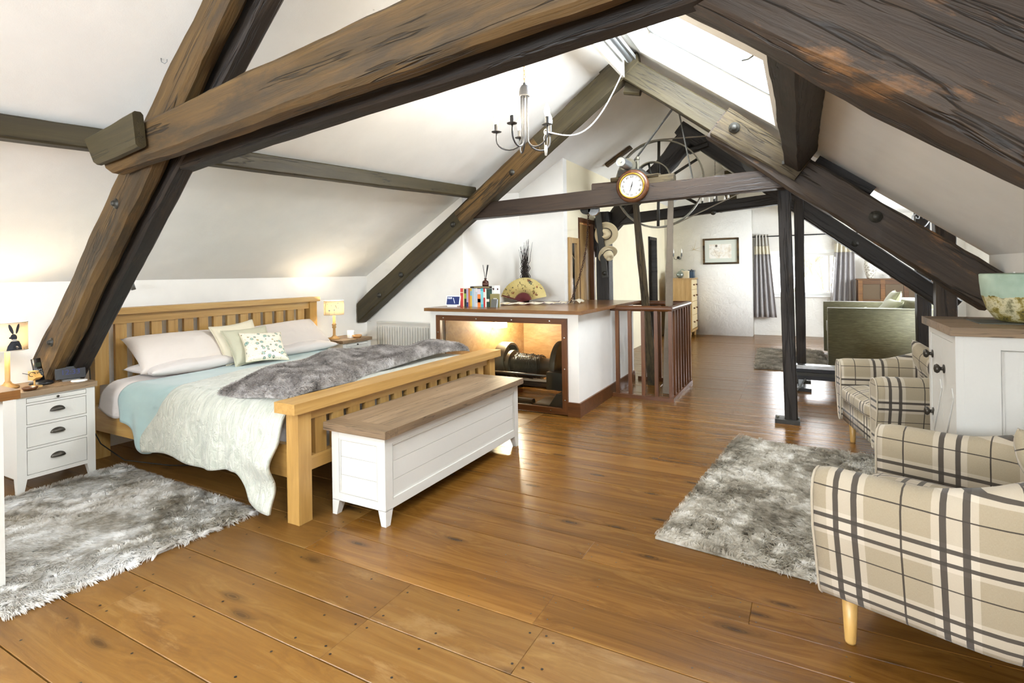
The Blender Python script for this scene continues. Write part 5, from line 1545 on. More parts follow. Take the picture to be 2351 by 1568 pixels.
# ------------------------------------------------------------------ skylight blind and cord
def blind():
    t = thing('roller_blind', 'rolled up white blind along the upper edge of the skylight', 'blind', (-1.38, 4.3, 3.35))
    kw = dict(parent=t, world=True)
    obj('pelmet', bx(-1.50, -1.475, 3.35, 5.07, 3.25, 3.42), 'white_gloss', bev=.003, **kw)
    obj('roller', lathe(NB(), [(0, 0), (.032, 0), (.034, .01), (.034, 1.42), (0, 1.43)], 20, c=(-1.40, 3.55, 3.375), axis='Y'), 'steel', angle=True, **kw)
    obj('rail', bx(-1.365, -1.345, 3.5, 5.0, 3.37, 3.41), 'steel', bev=.004, **kw)
    t2 = thing('blind_cord', 'white blind cord drooping from the skylight, tied round the chandelier arm', 'cord', (-1.56, 3.5, 2.36))
    pts = []
    a, b = Vector((-1.47, 5.02, 3.30)), Vector((-1.578, 3.45, 2.375))
    for i in range(33):
        u = i / 32; p = a.lerp(b, u); p.z -= .30 * math.sin(u * PI) * (1 - .25 * u); p.x += -.03 * math.sin(u * PI); pts.append(p)
    obj('cord', tube(NB(), pts, .0055, 6), 'cord_white', t2, world=True, smooth=True)
    bm = NB()
    tube(bm, [b, b + Vector((.012, 0, -.04)), b + Vector((.01, 0, -.10))], .003, 6); tube(bm, [b, b + Vector((-.014, 0, -.04)), b + Vector((-.008, 0, -.10))], .003, 6)
    tube(bm, [b + Vector((math.cos(q) * .012, 0, math.sin(q) * .018)) for q in np.linspace(0, 6.0, 12)], .004, 6)
    obj('knot', bm, 'cord_white', t2, world=True, smooth=True)
    obj('toggle', lathe(NB(), [(0, -.17), (.008, -.168), (.012, -.13), (.011, -.105), (.006, -.095)], 10, c=tuple(b)), 'white_gloss', t2, world=True, smooth=True)
blind()

# ------------------------------------------------------------------ lamps, phone and small things by the bed
def shade_mat(name, col):
    s = NT(name)
    out = s.t.nodes['Material Output']
    v = s.coords('Object', (1, 1, 1), rnd=False)
    n = s.noise(v, 140, 2)
    c = s.mix(s.math('MULTIPLY', n, .35), col, tuple(x * .6 for x in col[:3]) + (1,))
    s.base(c); s.set(Roughness=.9)
    tl = s.n('ShaderNodeBsdfTranslucent'); s.l(c, tl.inputs[0])
    mx = s.n('ShaderNodeMixShader'); mx.inputs[0].default_value = .3
    s.l(s.b.outputs[0], mx.inputs[1]); s.l(tl.outputs[0], mx.inputs[2]); s.l(mx.outputs[0], out.inputs['Surface'])
    return s.m
MT['shade'] = shade_mat('linen_shade', srgb('DCCFB4'))
MT['shade2'] = shade_mat('oatmeal_shade', srgb('E6D8C2'))
def on_cyl(poly, r, c):
    """flat outline (metres along the shade, height) laid on a cylinder of radius r around c, facing angle 0 = +X"""
    bm = NB(); vs = [bm.verts.new((p[0], p[1], 0)) for p in poly]; bm.faces.new(vs)
    bmesh.ops.triangulate(bm, faces=bm.faces)
    bmesh.ops.subdivide_edges(bm, edges=bm.edges, cuts=2)
    for v in bm.verts:
        a = v.co.x / r + c[3]; v.co = Vector((c[0] + r * math.cos(a), c[1] + r * math.sin(a), c[2] + v.co.y))
    return bm
def table_lamp(label, loc, r, z0, z1, prof, mat_base, shade, power):
    t = thing('table_lamp', label, 'lamp', loc, group='bedside lamps')
    obj('base', lathe(NB(), prof, 20), mat_base, t, smooth=True)
    P = []
    for z in np.linspace(z0, z1, 5):
        a = np.arange(40) * 2 * np.pi / 40; P.append(np.stack([r * np.cos(a), r * np.sin(a), np.full(40, z)], -1))
    grid_surf('shade', np.array(P), shade, t, closed_v=True, thick=.0015)
    b = NB()
    for z in (z0, z1): tube(b, [(r * math.cos(2 * PI * k / 40), r * math.sin(2 * PI * k / 40), z) for k in range(40)], .0025, 5, closed=True)
    obj('shade_trim', b, 'white_paint', t, smooth=True)
    obj('bulb', lathe(NB(), [(.012, z0 + .0), (.026, z0 + .05), (.02, z0 + .08), (0, z0 + .09)], 14), 'bulb_on', t, smooth=True)
    bulb_light(Vector(loc) + Vector((0, 0, z0 + .105)), power, (1, .85, .62), .03)
    return t
L1 = table_lamp('turned wood table lamp with a pale drum shade sprigged with flowers', (-4.66, 4.37, .665), .108, .275, .435,
                [(.062, 0), (.06, .012), (.03, .03), (.016, .045), (.014, .12), (.024, .135), (.018, .15), (.026, .165), (.016, .18), (.015, .30)], 'pine', 'shade', 2.2)
for (u, h, s_) in ((-.035, .33, 1), (.02, .335, .8), (-.06, .40, .5), (-.01, .385, .5), (.06, .41, .5), (.065, .355, .6)):
    bm = on_cyl([(u + .011 * s_ * math.cos(k), h + .010 * s_ * math.sin(k)) for k in np.linspace(0, 5.6, 8)], .1105, (0, 0, 0, -.9)); obj('flower_print', bm, plain('print_blue', srgb('7F93A6'), .8), L1)
for pts in ([(-.088, .28), (-.084, .28), (-.090, .35), (-.076, .425), (-.080, .427), (-.096, .35)], [(-.0355, .276), (-.034, .276), (-.034, .33), (-.0355, .33)], [(.0195, .276), (.021, .276), (.021, .335), (.0195, .335)], [(.03, .385), (.045, .35), (.048, .352), (.035, .39)]):
    obj('stem_print', on_cyl(pts, .1105, (0, 0, 0, -.9)), plain('print_grey', srgb('55585A'), .8), L1)
L2 = table_lamp('table lamp with a hare printed on its oatmeal shade, cut by the picture edge', (-4.66, 1.535, .665), .105, .255, .44,
                [(.06, 0), (.06, .012), (.025, .03), (.014, .05), (.014, .28)], 'pine', 'shade2', 2.4)
def ell(cx, cz, rx, rz, rot=0.0, n=16):
    return [(cx + rx * math.cos(k) * math.cos(rot) - rz * math.sin(k) * math.sin(rot), cz + rx * math.cos(k) * math.sin(rot) + rz * math.sin(k) * math.cos(rot)) for k in np.linspace(0, 2 * PI, n, endpoint=False)]
ink = plain('hare_ink', srgb('2E3036'), .8)
for poly in ([(-.040, .259), (.044, .259), (.040, .285), (.026, .318), (.004, .326), (-.018, .318), (-.034, .288)], ell(-.002, .345, .017, .022, .25), ell(-.018, .342, .009, .007),
             ell(-.016, .398, .009, .034, .30), ell(.018, .400, .008, .034, -.22)):
    obj('hare_print', on_cyl(poly, .1075, (0, 0, 0, .02)), ink, L2)
obj('hare_collar', on_cyl([(-.016, .318), (.016, .318), (.010, .332), (-.010, .332)], .1079, (0, 0, 0, .02)), plain('hare_collar', srgb('B9B4AE'), .8), L2)

def phone():
    t = thing('cordless_phone', 'black cordless telephone standing in its charging cradle', 'telephone', (-4.62, 1.70, .665), R(18))
    obj('cradle', lathe(NB(), [(.0, 0), (.06, 0), (.068, .008), (.06, .02), (.03, .028), (0, .03)], 24), 'black', t, smooth=True)
    M = Matrix.Translation((-.01, 0, .025)) @ Matrix.Rotation(R(-14), 4, 'Y')
    h = obj('handset', bx(-.011, .011, -.024, .024, 0, .155, M=M), 'black', t, bev=.006, segs=3, smooth=True)
    for r_ in range(4):
        for c in range(3):
            obj('key', bx(.011, .0135, -.017 + c * .013, -.009 + c * .013, .03 + r_ * .014, .038 + r_ * .014, M=M), plain('key', srgb('8A8C8E'), .5) if (r_, c) == (0, 0) else bpy.data.materials['key'], h)
    obj('screen', bx(.011, .013, -.017, .017, .095, .125, M=M), plain('phone_screen', srgb('3C463C'), .2), h)
phone()
def alarm():
    t = thing('alarm_clock', 'black digital alarm clock with dim blue figures', 'clock', (-4.60, 1.86, .665), R(-14))
    obj('foot', bx(-.03, .03, -.05, .05, 0, .012), 'steel', t, bev=.003)
    M = Matrix.Translation((0, 0, .012)) @ Matrix.Rotation(R(-12), 4, 'Y')
    obj('body', bx(-.02, .012, -.085, .085, 0, .085, M=M), 'black', t, bev=.004)
    text('figures', '12:33', .05, plain('blue_led', srgb('141C58'), .4, emit=srgb('2A35B0'), estr=.04), t, M @ Matrix.Translation((.0126, 0, .045)) @ Matrix(((0, 0, 1, 0), (1, 0, 0, 0), (0, 1, 0, 0), (0, 0, 0, 1))))
alarm()
def face_stand():
    t = thing('spectacle_stand', 'wooden nose shaped spectacle stand holding glasses, in front of the telephone', 'spectacle stand', (-4.53, 1.63, .665), R(10))
    obj('base', bx(-.03, .03, -.03, .03, 0, .012), 'leg_wood', t, bev=.004)
    obj('stem', tube(NB(), [(0, 0, .012), (0, 0, .05)], .005, 8), 'leg_wood', t, smooth=True)
    obj('head', prism(NB(), [(-.03, .05), (.012, .05), (.05, .07), (.012, .10), (.012, .11), (-.03, .11)], -.02, .02), 'leg_wood', t, bev=.004)
    b = NB()
    for s_ in (-1, 1):
        tube(b, [(.02, s_ * .024 + .018 * math.cos(k * PI / 6), .092 + .014 * math.sin(k * PI / 6)) for k in range(12)], .002, 5, closed=True)
        tube(b, [(.02, s_ * .042, .094), (-.05, s_ * .04, .098)], .002, 5)
    obj('glasses', b, 'black', t, smooth=True)
face_stand()
def small(name, label, cat, prof, loc, mat, n=24):
    t = thing(name, label, cat, loc); obj('body', lathe(NB(), prof, n), mat, t, smooth=True); return t
small('charging_disc', 'flat white charging disc on the bedside table', 'charger', [(0, 0), (.045, 0), (.048, .005), (.045, .010), (0, .010)], (-4.50, 1.87, .665), 'white_gloss')
small('pebble_dish', 'small brown wooden dish beside the spectacle stand', 'dish', [(0, .0), (.03, 0), (.04, .012), (.042, .022), (.036, .022), (.03, .012), (0, .010)], (-4.445, 1.575, .665), 'mahog')
mg = small('mug', 'plain white mug beside the drum lamp', 'mug', [(0, 0), (.036, 0), (.038, .004), (.038, .085), (.034, .085), (.033, .01), (0, .008)], (-4.57, 4.53, .665), 'white_gloss')
obj('mug_handle', tube(NB(), [(.01 + .0, .036 + .024 * math.sin(a), .045 + .028 * math.cos(a)) for a in np.linspace(0, PI, 9)], .005, 6), 'white_gloss', mg, smooth=True)
small('wooden_dish', 'small glazed wooden bowl in front of the mug', 'bowl', [(0, 0), (.035, 0), (.05, .015), (.053, .036), (.047, .036), (.042, .016), (0, .012)], (-4.50, 4.56, .665), plain('honey_glaze', srgb('B98A55'), .25))
rl = thing('reading_light', 'small black gooseneck reading light on the wall above the headboard', 'reading light', (-5.04, 2.40, 1.30))
obj('neck', tube(NB(), [(0, 0, 0), (.05, -.01, -.01), (.10, .0, .01), (.12, .02, .06), (.11, .035, .075), (.10, .045, .05)], .005, 8), 'black', rl, smooth=True)
obj('spot', lathe(NB(), [(.010, .06), (.016, .055), (.018, -.02), (.016, -.02), (.012, .03)], 14, M=Matrix.Translation((.105, .04, .01)) @ Matrix.Rotation(R(15), 4, 'X')), 'steel', rl, smooth=True)
obj('wall_plate', bx(-.012, .0, -.02, .02, -.03, .02), 'black', rl)
cd = thing('lamp_cord', 'black electric cord hanging down beside the headboard post', 'cord', (-4.76, 2.05, 0))
obj('cord', tube(NB(), [(-4.79, 2.05, .95), (-4.77, 2.045, .8), (-4.76, 2.05, .6), (-4.75, 2.045, .4), (-4.74, 2.05, .25), (-4.6, 2.04, .16), (-4.4, 2.1, .05), (-4.1, 2.25, .01), (-3.8, 2.4, .01)], .004, 6), 'cord_black', cd, world=True, smooth=True)

# ------------------------------------------------------------------ radiator
def radiator():
    t = thing('radiator', 'white panel radiator on the wall between bedside table and case', 'radiator', (-4.36, 5.2, .15))
    kw = dict(parent=t, world=True)
    x0, x1 = -4.78, -3.94
    obj('panel', bx(x0, x1, 5.20, 5.225, .17, .775), 'white_paint', bev=.006, **kw)
    n = 20
    for i in range(n):
        x = x0 + .035 + (x1 - x0 - .07) * i / (n - 1)
        obj('rib', bx(x - .011, x + .011, 5.186, 5.202, .21, .735), 'white_paint', bev=.005, **kw)
    obj('top_grille', bx(x0 - .003, x1 + .003, 5.19, 5.285, .775, .79), 'white_paint', bev=.003, **kw)
    obj('side_cap', bx(x0 - .004, x0, 5.19, 5.285, .17, .785), 'white_paint', **kw)
    obj('side_cap', bx(x1, x1 + .004, 5.19, 5.285, .17, .785), 'white_paint', **kw)
    obj('pipe', tube(NB(), [(x0 + .05, 5.24, .18), (x0 + .05, 5.24, 0)], .009, 8), 'white_paint', smooth=True, **kw)
    obj('pipe', tube(NB(), [(x1 - .05, 5.24, .18), (x1 - .05, 5.24, 0)], .009, 8), 'white_paint', smooth=True, **kw)
radiator()

# ================================================================== THINGS ON THE COUNTER
CT = 1.012
def books():
    Y = 5.10
    def book(x, w_, h, d, col, label, tilt=0.0, band=None):
        t = thing('book', label, 'book', (x, Y, CT), group='books on the counter')
        M = Matrix.Rotation(R(tilt), 4, 'Y')
        obj('cover', bx(0, w_, -d * .5, d * .5, 0, h, M=M), plain('book_' + label[:14], srgb(col), .5), t, bev=.0015)
        obj('pages', bx(.0015, w_ - .0015, -d * .5 + .003, d * .5 + .001, .002, h + .0006, M=M), 'white_paint', t)
        if band:
            for z0, z1, c in band:
                obj('spine_panel', bx(.0008, w_ - .0008, -d * .5 - .0008, -d * .5 + .001, z0 * h, z1 * h, M=M), plain('band_' + label[:10] + c, srgb(c), .5), t)
        return x + w_ + .001
    x = -3.385
    x = book(x, .036, .205, .14, 'C8433F', 'red book at the tablet end of the row', 0, [(.75, .8, 'E9C9B0')])
    x = book(x, .010, .203, .14, 'E8D7A8', 'very thin cream book beside the red end book')
    x = book(x, .028, .198, .13, '2C2F2A', 'black and lime spined book near the red end book', 0, [(.45, .75, '8DAA3C')])
    x = book(x, .026, .202, .13, 'B9A6C4', 'lilac book with a navy foot', 0, [(0, .25, '3A3F7A')])
    x = book(x, .022, .206, .13, 'C8743A', 'terracotta orange book beside the yellow one')
    x = book(x, .026, .206, .13, 'E2C04A', 'yellow book with a pale blue band', 0, [(.6, .85, '7FB6C8')])
    x = book(x, .026, .204, .14, 'A9C4D6', 'pale sky blue book in the row')
    x = book(x, .020, .206, .14, 'C9CFD6', 'silver grey book in the row')
    x = book(x, .024, .207, .14, 'DADADC', 'white and grey book before the orange one', 0, [(.2, .8, 'BFC6CE')])
    x = book(x, .040, .200, .14, 'D9D0DC', 'thick book with orange and magenta lower spine', 0, [(.0, .7, 'E9823E'), (.25, .45, 'C24FA0')])
    x = book(x, .034, .206, .14, '4FB6C9', 'bright turquoise book in the row', 0, [(.15, .85, '86D0DA')])
    x = book(x, .022, .206, .14, 'C23A35', 'narrow red book with white lettering block', 0, [(.5, .8, 'F0E6E0')])
    x = book(x, .016, .203, .14, 'F0EAE0', 'ivory book next to the dark green one')
    x = book(x, .036, .196, .14, '2F4A3C', 'dark green book at the fan end of the row', 0, [(.3, .45, 'E8E4DA')])
    x1 = x
    t = thing('book', 'flat black paperback lying on top of the row', 'book', (-3.10, Y, CT + .209), group='books on the counter')
    obj('cover', bx(-.15, .13, -.075, .065, 0, .018), plain('book_black', srgb('2B2620'), .5), t, bev=.0015)
    obj('spine_panel', bx(-.1, .1, -.0758, -.0745, .004, .014), plain('spine_gold', srgb('A89668'), .5), t)
    obj('pages', bx(-.148, .131, -.072, .066, .0015, .0165), 'white_paint', t)
    t = thing('reed_diffuser', 'brown glass reed diffuser bottle with black reeds on the books', 'diffuser', (-3.095, Y, CT + .227))
    obj('bottle', lathe(NB(), [(0, 0), (.034, 0), (.036, .006), (.036, .045), (.03, .058), (.012, .066), (.011, .08), (.016, .083), (.016, .088), (0, .088)], 20), plain('brown_glass', srgb('3E2219'), .15), t, smooth=True)
    obj('bottle_label', lathe(NB(), [(.0365, .012), (.0365, .036), (.0362, .012)], 20), plain('label_brown', srgb('5A3A2E'), .6), t, smooth=True)
    for a, b in ((-.03, .0), (.028, .01), (.034, -.012), (.040, .004)):
        obj('reed', tube(NB(), [(0, 0, .06), (a, b, .24 - abs(a) * .1)], .003, 6), 'cord_black', t)
    t = thing('card_box', 'olive green card box beside the books', 'box', (-2.935, 5.03, CT))
    obj('body', bx(-.055, .055, -.012, .012, 0, .145), plain('olive_card', srgb('8C8252'), .6), t, bev=.001)
    obj('label_patch', bx(-.012, .03, -.0128, -.0115, .07, .10), 'white_paint', t)
    t = thing('tin_case', 'small brushed grey tin leaning on the olive box', 'tin', (-2.925, 4.99, CT), R(-8))
    obj('body', bx(-.04, .04, -.009, .009, 0, .09, M=Matrix.Rotation(R(-9), 4, 'X')), 'steel', t, bev=.006, segs=2)
    t = thing('silver_clip', 'pair of chrome clip frames perched behind the olive box', 'clip', (-2.955, 5.10, CT + .198), group='clip')
    t.matrix_basis = Matrix.Translation((-2.955, 5.085, CT))
    obj('stand', bx(-.05, .05, .0, .006, 0, .235), 'white_gloss', t)
    for s_ in (-.026, .026):
        obj('tag', lathe(NB(), [(0, 0), (.022, 0), (.022, .004), (0, .004)], 16, M=Matrix.Translation((s_, .0, .185)) @ Matrix.Rotation(R(90), 4, 'X') @ Matrix.Scale(1.6, 4, (0, 1, 0))), 'white_gloss', t)
        obj('emblem', lathe(NB(), [(0, .0045), (.010, .0045), (.010, .0055), (0, .0055)], 12, M=Matrix.Translation((s_, .0, .195)) @ Matrix.Rotation(R(90), 4, 'X')), plain('emblem', srgb('5A3A3A'), .5) if s_ < 0 else bpy.data.materials['emblem'], t)
    t = thing('smart_display', 'white framed smart display with a dark blue screen', 'tablet', (-3.46, 4.985, CT), R(8))
    M = Matrix.Translation((0, 0, .012)) @ Matrix.Rotation(R(-16), 4, 'X')
    obj('foot', prism(NB(), [(-.05, 0), (.05, 0), (.05, .05), (-.05, .02)], -.06, .06, 'X'), 'white_gloss', t, bev=.004).location = (0, .03, 0)
    obj('frame', bx(-.088, .088, -.006, .006, 0, .115, M=M), 'white_gloss', t, bev=.006, segs=2)
    s = obj('screen', bx(-.077, .077, -.0072, -.006, .012, .103, M=M), plain('screen', srgb('1C2444'), .15, emit=srgb('1E2850'), estr=.5), t)
    FM = M @ Matrix.Translation((0, -.0076, 0)) @ Matrix.Rotation(R(90), 4, 'X')
    wm = plain('screen_white', srgb('E8F0FF'), .4, emit=srgb('DCE8FF'), estr=.8)
    text('time_text', '12:33', .026, wm, s, FM @ Matrix.Translation((-.045, .085, 0)))
    o = obj('screen_line', bx(-.002, .002, 0, .0005, -.032, .032), wm, s); o.matrix_basis = FM @ Matrix.Translation((.012, .058, 0)) @ Matrix.Rotation(R(90), 4, 'X') @ Matrix.Rotation(R(22), 4, 'Y')
books()

def fan():
    t = thing('hand_fan', 'open yellow painted paper fan with dark red sticks standing on the counter', 'fan', (-3.06, 5.93, CT + .012))
    n = 22; a0, a1 = R(12), R(168); lean = Matrix.Rotation(R(-14), 4, 'X')
    s = NT('fan_paper'); v = s.coords('Object', (1, 1, 1), rnd=False)
    vo = s.voronoi(v, 16); no = s.noise(v, 26, 4, .6)
    base = s.mix(s.noise(v, 4, 2), srgb('D9C172'), srgb('EBDCA0'))
    mk = s.math('MULTIPLY', s.math('GREATER_THAN', no, .58), s.math('LESS_THAN', s.noise(v, 7, 2), .52))
    sep = s.n('ShaderNodeSeparateColor'); s.l(vo.outputs['Color'], sep.inputs[0])
    s.base(s.mix(mk, base, s.ramp(sep.outputs[0], [(.0, srgb('4A5A52')), (.4, srgb('6A5A3A')), (.6, srgb('B5563E')), (.8, srgb('8A7A4A'))]))); s.set(Roughness=.8)
    P = []
    for k in range(2 * n + 1):
        a = a0 + (a1 - a0) * k / (2 * n); zz = .005 if k % 2 else -.005
        P.append([(math.cos(a) * r, zz - .002, math.sin(a) * r * .94) for r in (.115, .22, .325)])
    P = np.array(P); P = np.array([[tuple(lean @ Vector(p)) for p in row] for row in P])
    grid_surf('paper_leaf', P, s.m, t, smooth=False, thick=.0012)
    MT['fan_stick'] = plain('fan_stick', srgb('6E2A2E'), .4)
    for k in range(n):
        a = a0 + (a1 - a0) * (k + .5) / n; d = Vector((math.cos(a), 0, math.sin(a) * .94)); q = Vector((-math.sin(a), 0, math.cos(a)))
        bm = NB(); w0, w1 = .004, .0066
        vs = [lean @ (d * r + q * w_ + Vector((0, y, 0))) for y in (-.0035, -.001) for r, w_ in ((.0, -w0), (.0, w0), (.125, w1), (.125, -w1))]
        V = [bm.verts.new(p) for p in vs]
        for f in ((0, 1, 2, 3), (7, 6, 5, 4), (0, 4, 5, 1), (1, 5, 6, 2), (2, 6, 7, 3), (3, 7, 4, 0)): bm.faces.new([V[i] for i in f])
        obj('stick', bm, 'fan_stick', t)
    g = [lean @ Vector(p) for p in ((0, -.006, 0), (-.30, -.006, .075))]
    obj('guard_stick', ribbon(NB(), g, .016, .004, (.2, 0, .95)), 'fan_stick', t)
fan()
def runner():
    t = thing('table_runner', 'cream cloth with purple flower pattern crumpled on the counter', 'cloth', (-2.75, 5.75, CT))
    s = NT('runner_print'); v = s.coords('UV', (1, 1, 1), rnd=False)
    n = s.noise(v, 16, 4, .6, .6); n2 = s.noise(v, 9, 2)
    c = s.ramp(n, [(.50, srgb('E6DCC4')), (.56, srgb('E6DCC4')), (.58, srgb('7A5A72')), (.66, srgb('5A3E58'))])
    s.base(s.mix(s.math('GREATER_THAN', n2, .62), c, srgb('D8BC74'))); s.set(Roughness=.85)
    nu, nv = 70, 14; U = np.linspace(0, 1, nu)[:, None] * np.ones((1, nv)); V = np.linspace(-.5, .5, nv)[None, :] * np.ones((nu, 1))
    x = -3.17 + .90 * U; y = 5.36 + .55 * U ** 1.2 + V * (.20 - .04 * U); z = CT + .006 + .012 * (np.sin(U * 21 + V * 4) ** 2) + .03 * sm(U, .86, .97) * (1 - sm(U, .97, 1.0)) + .01 * (V + .5)
    P = np.stack([x, y, z], -1) - np.array([-2.75, 5.75, CT])
    grid_surf('cloth', P, s.m, t, uv=np.stack([U * .9, V * .2], -1), thick=.0025)
runner()
def twigs():
    t = thing('twig_vase', 'dark vase of wavy black twigs behind the fan', 'dried twigs', (-3.12, 6.12, CT))
    obj('vase', lathe(NB(), [(0, 0), (.05, 0), (.06, .05), (.05, .2), (.035, .29), (.03, .29), (.03, .1), (0, .05)], 18), 'iron_black', t, smooth=True)
    rs = random.Random(4); m = plain('black_twig', srgb('2A2018'), .7); 
    for k in range(34):
        a = rs.uniform(0, 6.28); r = rs.uniform(.004, .085); ph = rs.choice([0, .3, .6, 3.3, 3.6]); h = rs.uniform(.62, .80); amp = rs.uniform(.010, .016); sx = rs.uniform(-.06, .12) - (.10 if k % 7 == 0 else 0)
        pts = []
        for i in range(56):
            u = i / 55; z = .12 + (h - .12) * u
            w_ = math.sin((z - .2) * 60 + ph) * amp * (1 - sm(z, .46, .56)) * sm(z, .2, .26)
            pts.append((r * math.cos(a) * .8 + float(w_) + sx * max(0, u - .55), r * math.sin(a) * .5 + .3 * float(w_), z))
        obj('twig', tube(NB(), pts, .0075, 5, r1=.0012), m, t, smooth=True)
twigs()

# ------------------------------------------------------------------ mirror by the door
t = thing('wall_mirror', 'narrow tall mirror in a pine frame beside the pine door', 'mirror', (-2.645, 6.56, .75))
kw = dict(parent=t, world=True)
for a in ((6.42, 6.49, .66, 1.83), (6.67, 6.74, .66, 1.83)): obj('frame_stile', bx(-2.648, -2.615, a[0], a[1], a[2], a[3]), 'pine', bev=.006, **kw)
for a in ((1.76, 1.83), (.66, .73)): obj('frame_rail', bx(-2.648, -2.617, 6.49, 6.67, a[0], a[1]), 'pine', bev=.006, **kw)
obj('mirror_glass', bx(-2.646, -2.636, 6.485, 6.675, .72, 1.77), plain('mirror_silver', (.9, .9, .88), .03, 1.0), **kw)

# ================================================================== FAR END OF THE ATTIC
def far_chest():
    x0, x1, y0, y1, h = -2.44, -1.975, 11.32, 11.95, 1.22
    t = thing('chest_of_drawers', 'pale pine chest of drawers with turned feet by the far wall', 'chest of drawers', ((x0 + x1) / 2, (y0 + y1) / 2, 0))
    kw = dict(parent=t, world=True)
    obj('carcass', bx(x0, x1 - .01, y0, y1, .14, h - .025), 'pine', bev=.003, origin=(-2.2, 11.6, .6), **kw)
    obj('chest_top', bx(x0 - .01, x1 + .02, y0 - .02, y1 + .01, h - .025, h), 'pine', bev=.006, **kw)
    obj('plinth', bx(x0 - .005, x1 + .006, y0 - .008, y1, .12, .17), 'pine', bev=.005, **kw)
    for x in (x0 + .06, x1 - .05):
        for y in (y0 + .05, y1 - .05): obj('foot', lathe(NB(), [(.02, 0), (.03, .02), (.022, .045), (.034, .06), (.03, .12)], 14, c=(x, y, 0)), 'pine', smooth=True, **kw)
    zs = [.18, .46, .74, .98, 1.185]
    for a, b in zip(zs, zs[1:]):
        dr = obj('drawer', bx(x1 - .012, x1 + .004, y0 + .02, y1 - .02, a + .006, b - .006), plain('drawer_pine%d' % int(a * 100), srgb('DCC79A'), .45), bev=.003, origin=(x1, (y0 + y1) / 2, (a + b) / 2), **kw)
        for dy in (-.16, .16): knob(dr, (.004, dy, 0), .019, mat='mahog')
far_chest()
t = small('glass_orb', 'round silver green glass ornament on the pine chest of drawers', 'ornament', [(0, 0), (.04, .004), (.07, .04), (.075, .075), (.06, .12), (.03, .145), (.0, .15)], (-2.22, 11.42, 1.22), plain('silver_glass', srgb('8E958A'), .15, .6))
obj('stalk', tube(NB(), [(0, 0, .145), (.02, .02, .175), (.06, .03, .18), (.085, .03, .15)], .006, 6), plain('orb_green', srgb('7F9C86'), .4), t, smooth=True)
t = thing('wicker_box', 'small cream wicker box on the pine chest of drawers', 'box', (-2.13, 11.55, 1.22))
obj('body', bx(-.06, .06, -.09, .09, 0, .13), plain('wicker', srgb('DCCBA6'), .8, bump=.6, bscale=60), t, bev=.008)
obj('lid', bx(-.064, .064, -.094, .094, .13, .15), plain('wicker_lid', srgb('E4D6B6'), .8, bump=.5, bscale=60), t, bev=.005)
t = thing('blue_tin', 'dark blue square tin with a lid on the pine chest of drawers', 'tin', (-2.04, 11.72, 1.22))
obj('body', bx(-.055, .055, -.08, .08, 0, .13), plain('blue_tin', srgb('1F3A52'), .35), t, bev=.008)
obj('lid', bx(-.06, .06, -.086, .086, .13, .165), plain('blue_tin_lid', srgb('16283A'), .35), t, bev=.008)
obj('lid_knob', lathe(NB(), [(.01, .165), (.016, .175), (0, .185)], 10), 'black', t, smooth=True)

def picture():
    t = thing('framed_picture', 'framed pale watercolour sketch on the rough white wall', 'picture', (-1.49, 11.98, 1.77))
    kw = dict(parent=t, world=True); x0, x1, z0, z1 = -1.845, -1.135, 1.50, 2.045
    for a in ((x0, x1, z1 - .038, z1), (x0, x1, z0, z0 + .038)): obj('frame_bar', bx(a[0], a[1], 11.965, 11.998, a[2], a[3]), 'beam_tan', bev=.004, origin=(-1.49, 11.98, a[2]), **kw)
    for a in ((x0, x0 + .038), (x1 - .038, x1)): obj('frame_bar', bx(a[0], a[1], 11.966, 11.998, z0 + .038, z1 - .038), 'beam_tan', bev=.004, **kw)
    obj('mount', bx(x0 + .03, x1 - .03, 11.985, 11.99, z0 + .03, z1 - .03), plain('mount_card', srgb('D9DCD0'), .8), **kw)
    s = NT('sketch'); v = s.coords('Object', (1, 1, 1), rnd=False)
    n = s.noise(v, 9, 5, .6, .5); n2 = s.noise(v, 30, 3)
    c = s.ramp(n, [(.45, srgb('F6F2EA')), (.56, srgb('EEE6D8')), (.70, srgb('DDD0BC'))])
    s.base(s.mix(s.math('MULTIPLY', s.math('GREATER_THAN', n2, .66), .25), c, srgb('8A7A6A'))); s.set(Roughness=.8)
    obj('sketch', bx(-.22, .22, -.002, .0, -.15, .15), s.m, t).location = (-.01, .003, 0)
    bm = NB(); rs = random.Random(3)
    for cx, cz, r in ((-.09, .10, .026), (-.08, .03, .05), (-.03, -.04, .07), (-.14, -.05, .05)):
        tube(bm, [(cx + r * math.cos(a) * (1 + .2 * math.sin(3 * a)), -.0005, cz + r * .8 * math.sin(a)) for a in np.linspace(.3, 5.6, 16)], .0022, 4)
    obj('pencil_lines', bm, plain('pencil', srgb('BDB2A2'), .9), t)
    obj('ink_blot', lathe(NB(), [(0, 0), (.024, 0), (.024, .001), (0, .001)], 10, M=Matrix.Translation((-.085, .001, .115)) @ Matrix.Rotation(R(90), 4, 'X')), plain('ink', srgb('5A5048'), .9), t)
picture()
t = thing('straw_star', 'thin spiky straw star ornament on the far wall beside the picture', 'ornament', (-2.03, 11.985, 1.82))
for k, a in enumerate((75, 20, -15, 150, 110, 200)):
    L = (.22, .16, .17, .08, .10, .07)[k]; obj('spike', tube(NB(), [(0, 0, 0), (L * math.cos(R(a)), -.03, L * math.sin(R(a)))], .004, 5, r1=.001), plain('straw%d' % k, srgb('C9B48A'), .8), t)
t = thing('wall_sconce', 'black two armed wall sconce with candle bulbs above the pine chest', 'wall light', (-2.36, 11.99, 1.66))
obj('backplate', lathe(NB(), [(0, 0), (.03, 0), (.03, .012), (0, .015)], 14, M=Matrix.Rotation(R(90), 4, 'X')), 'iron_black', t)
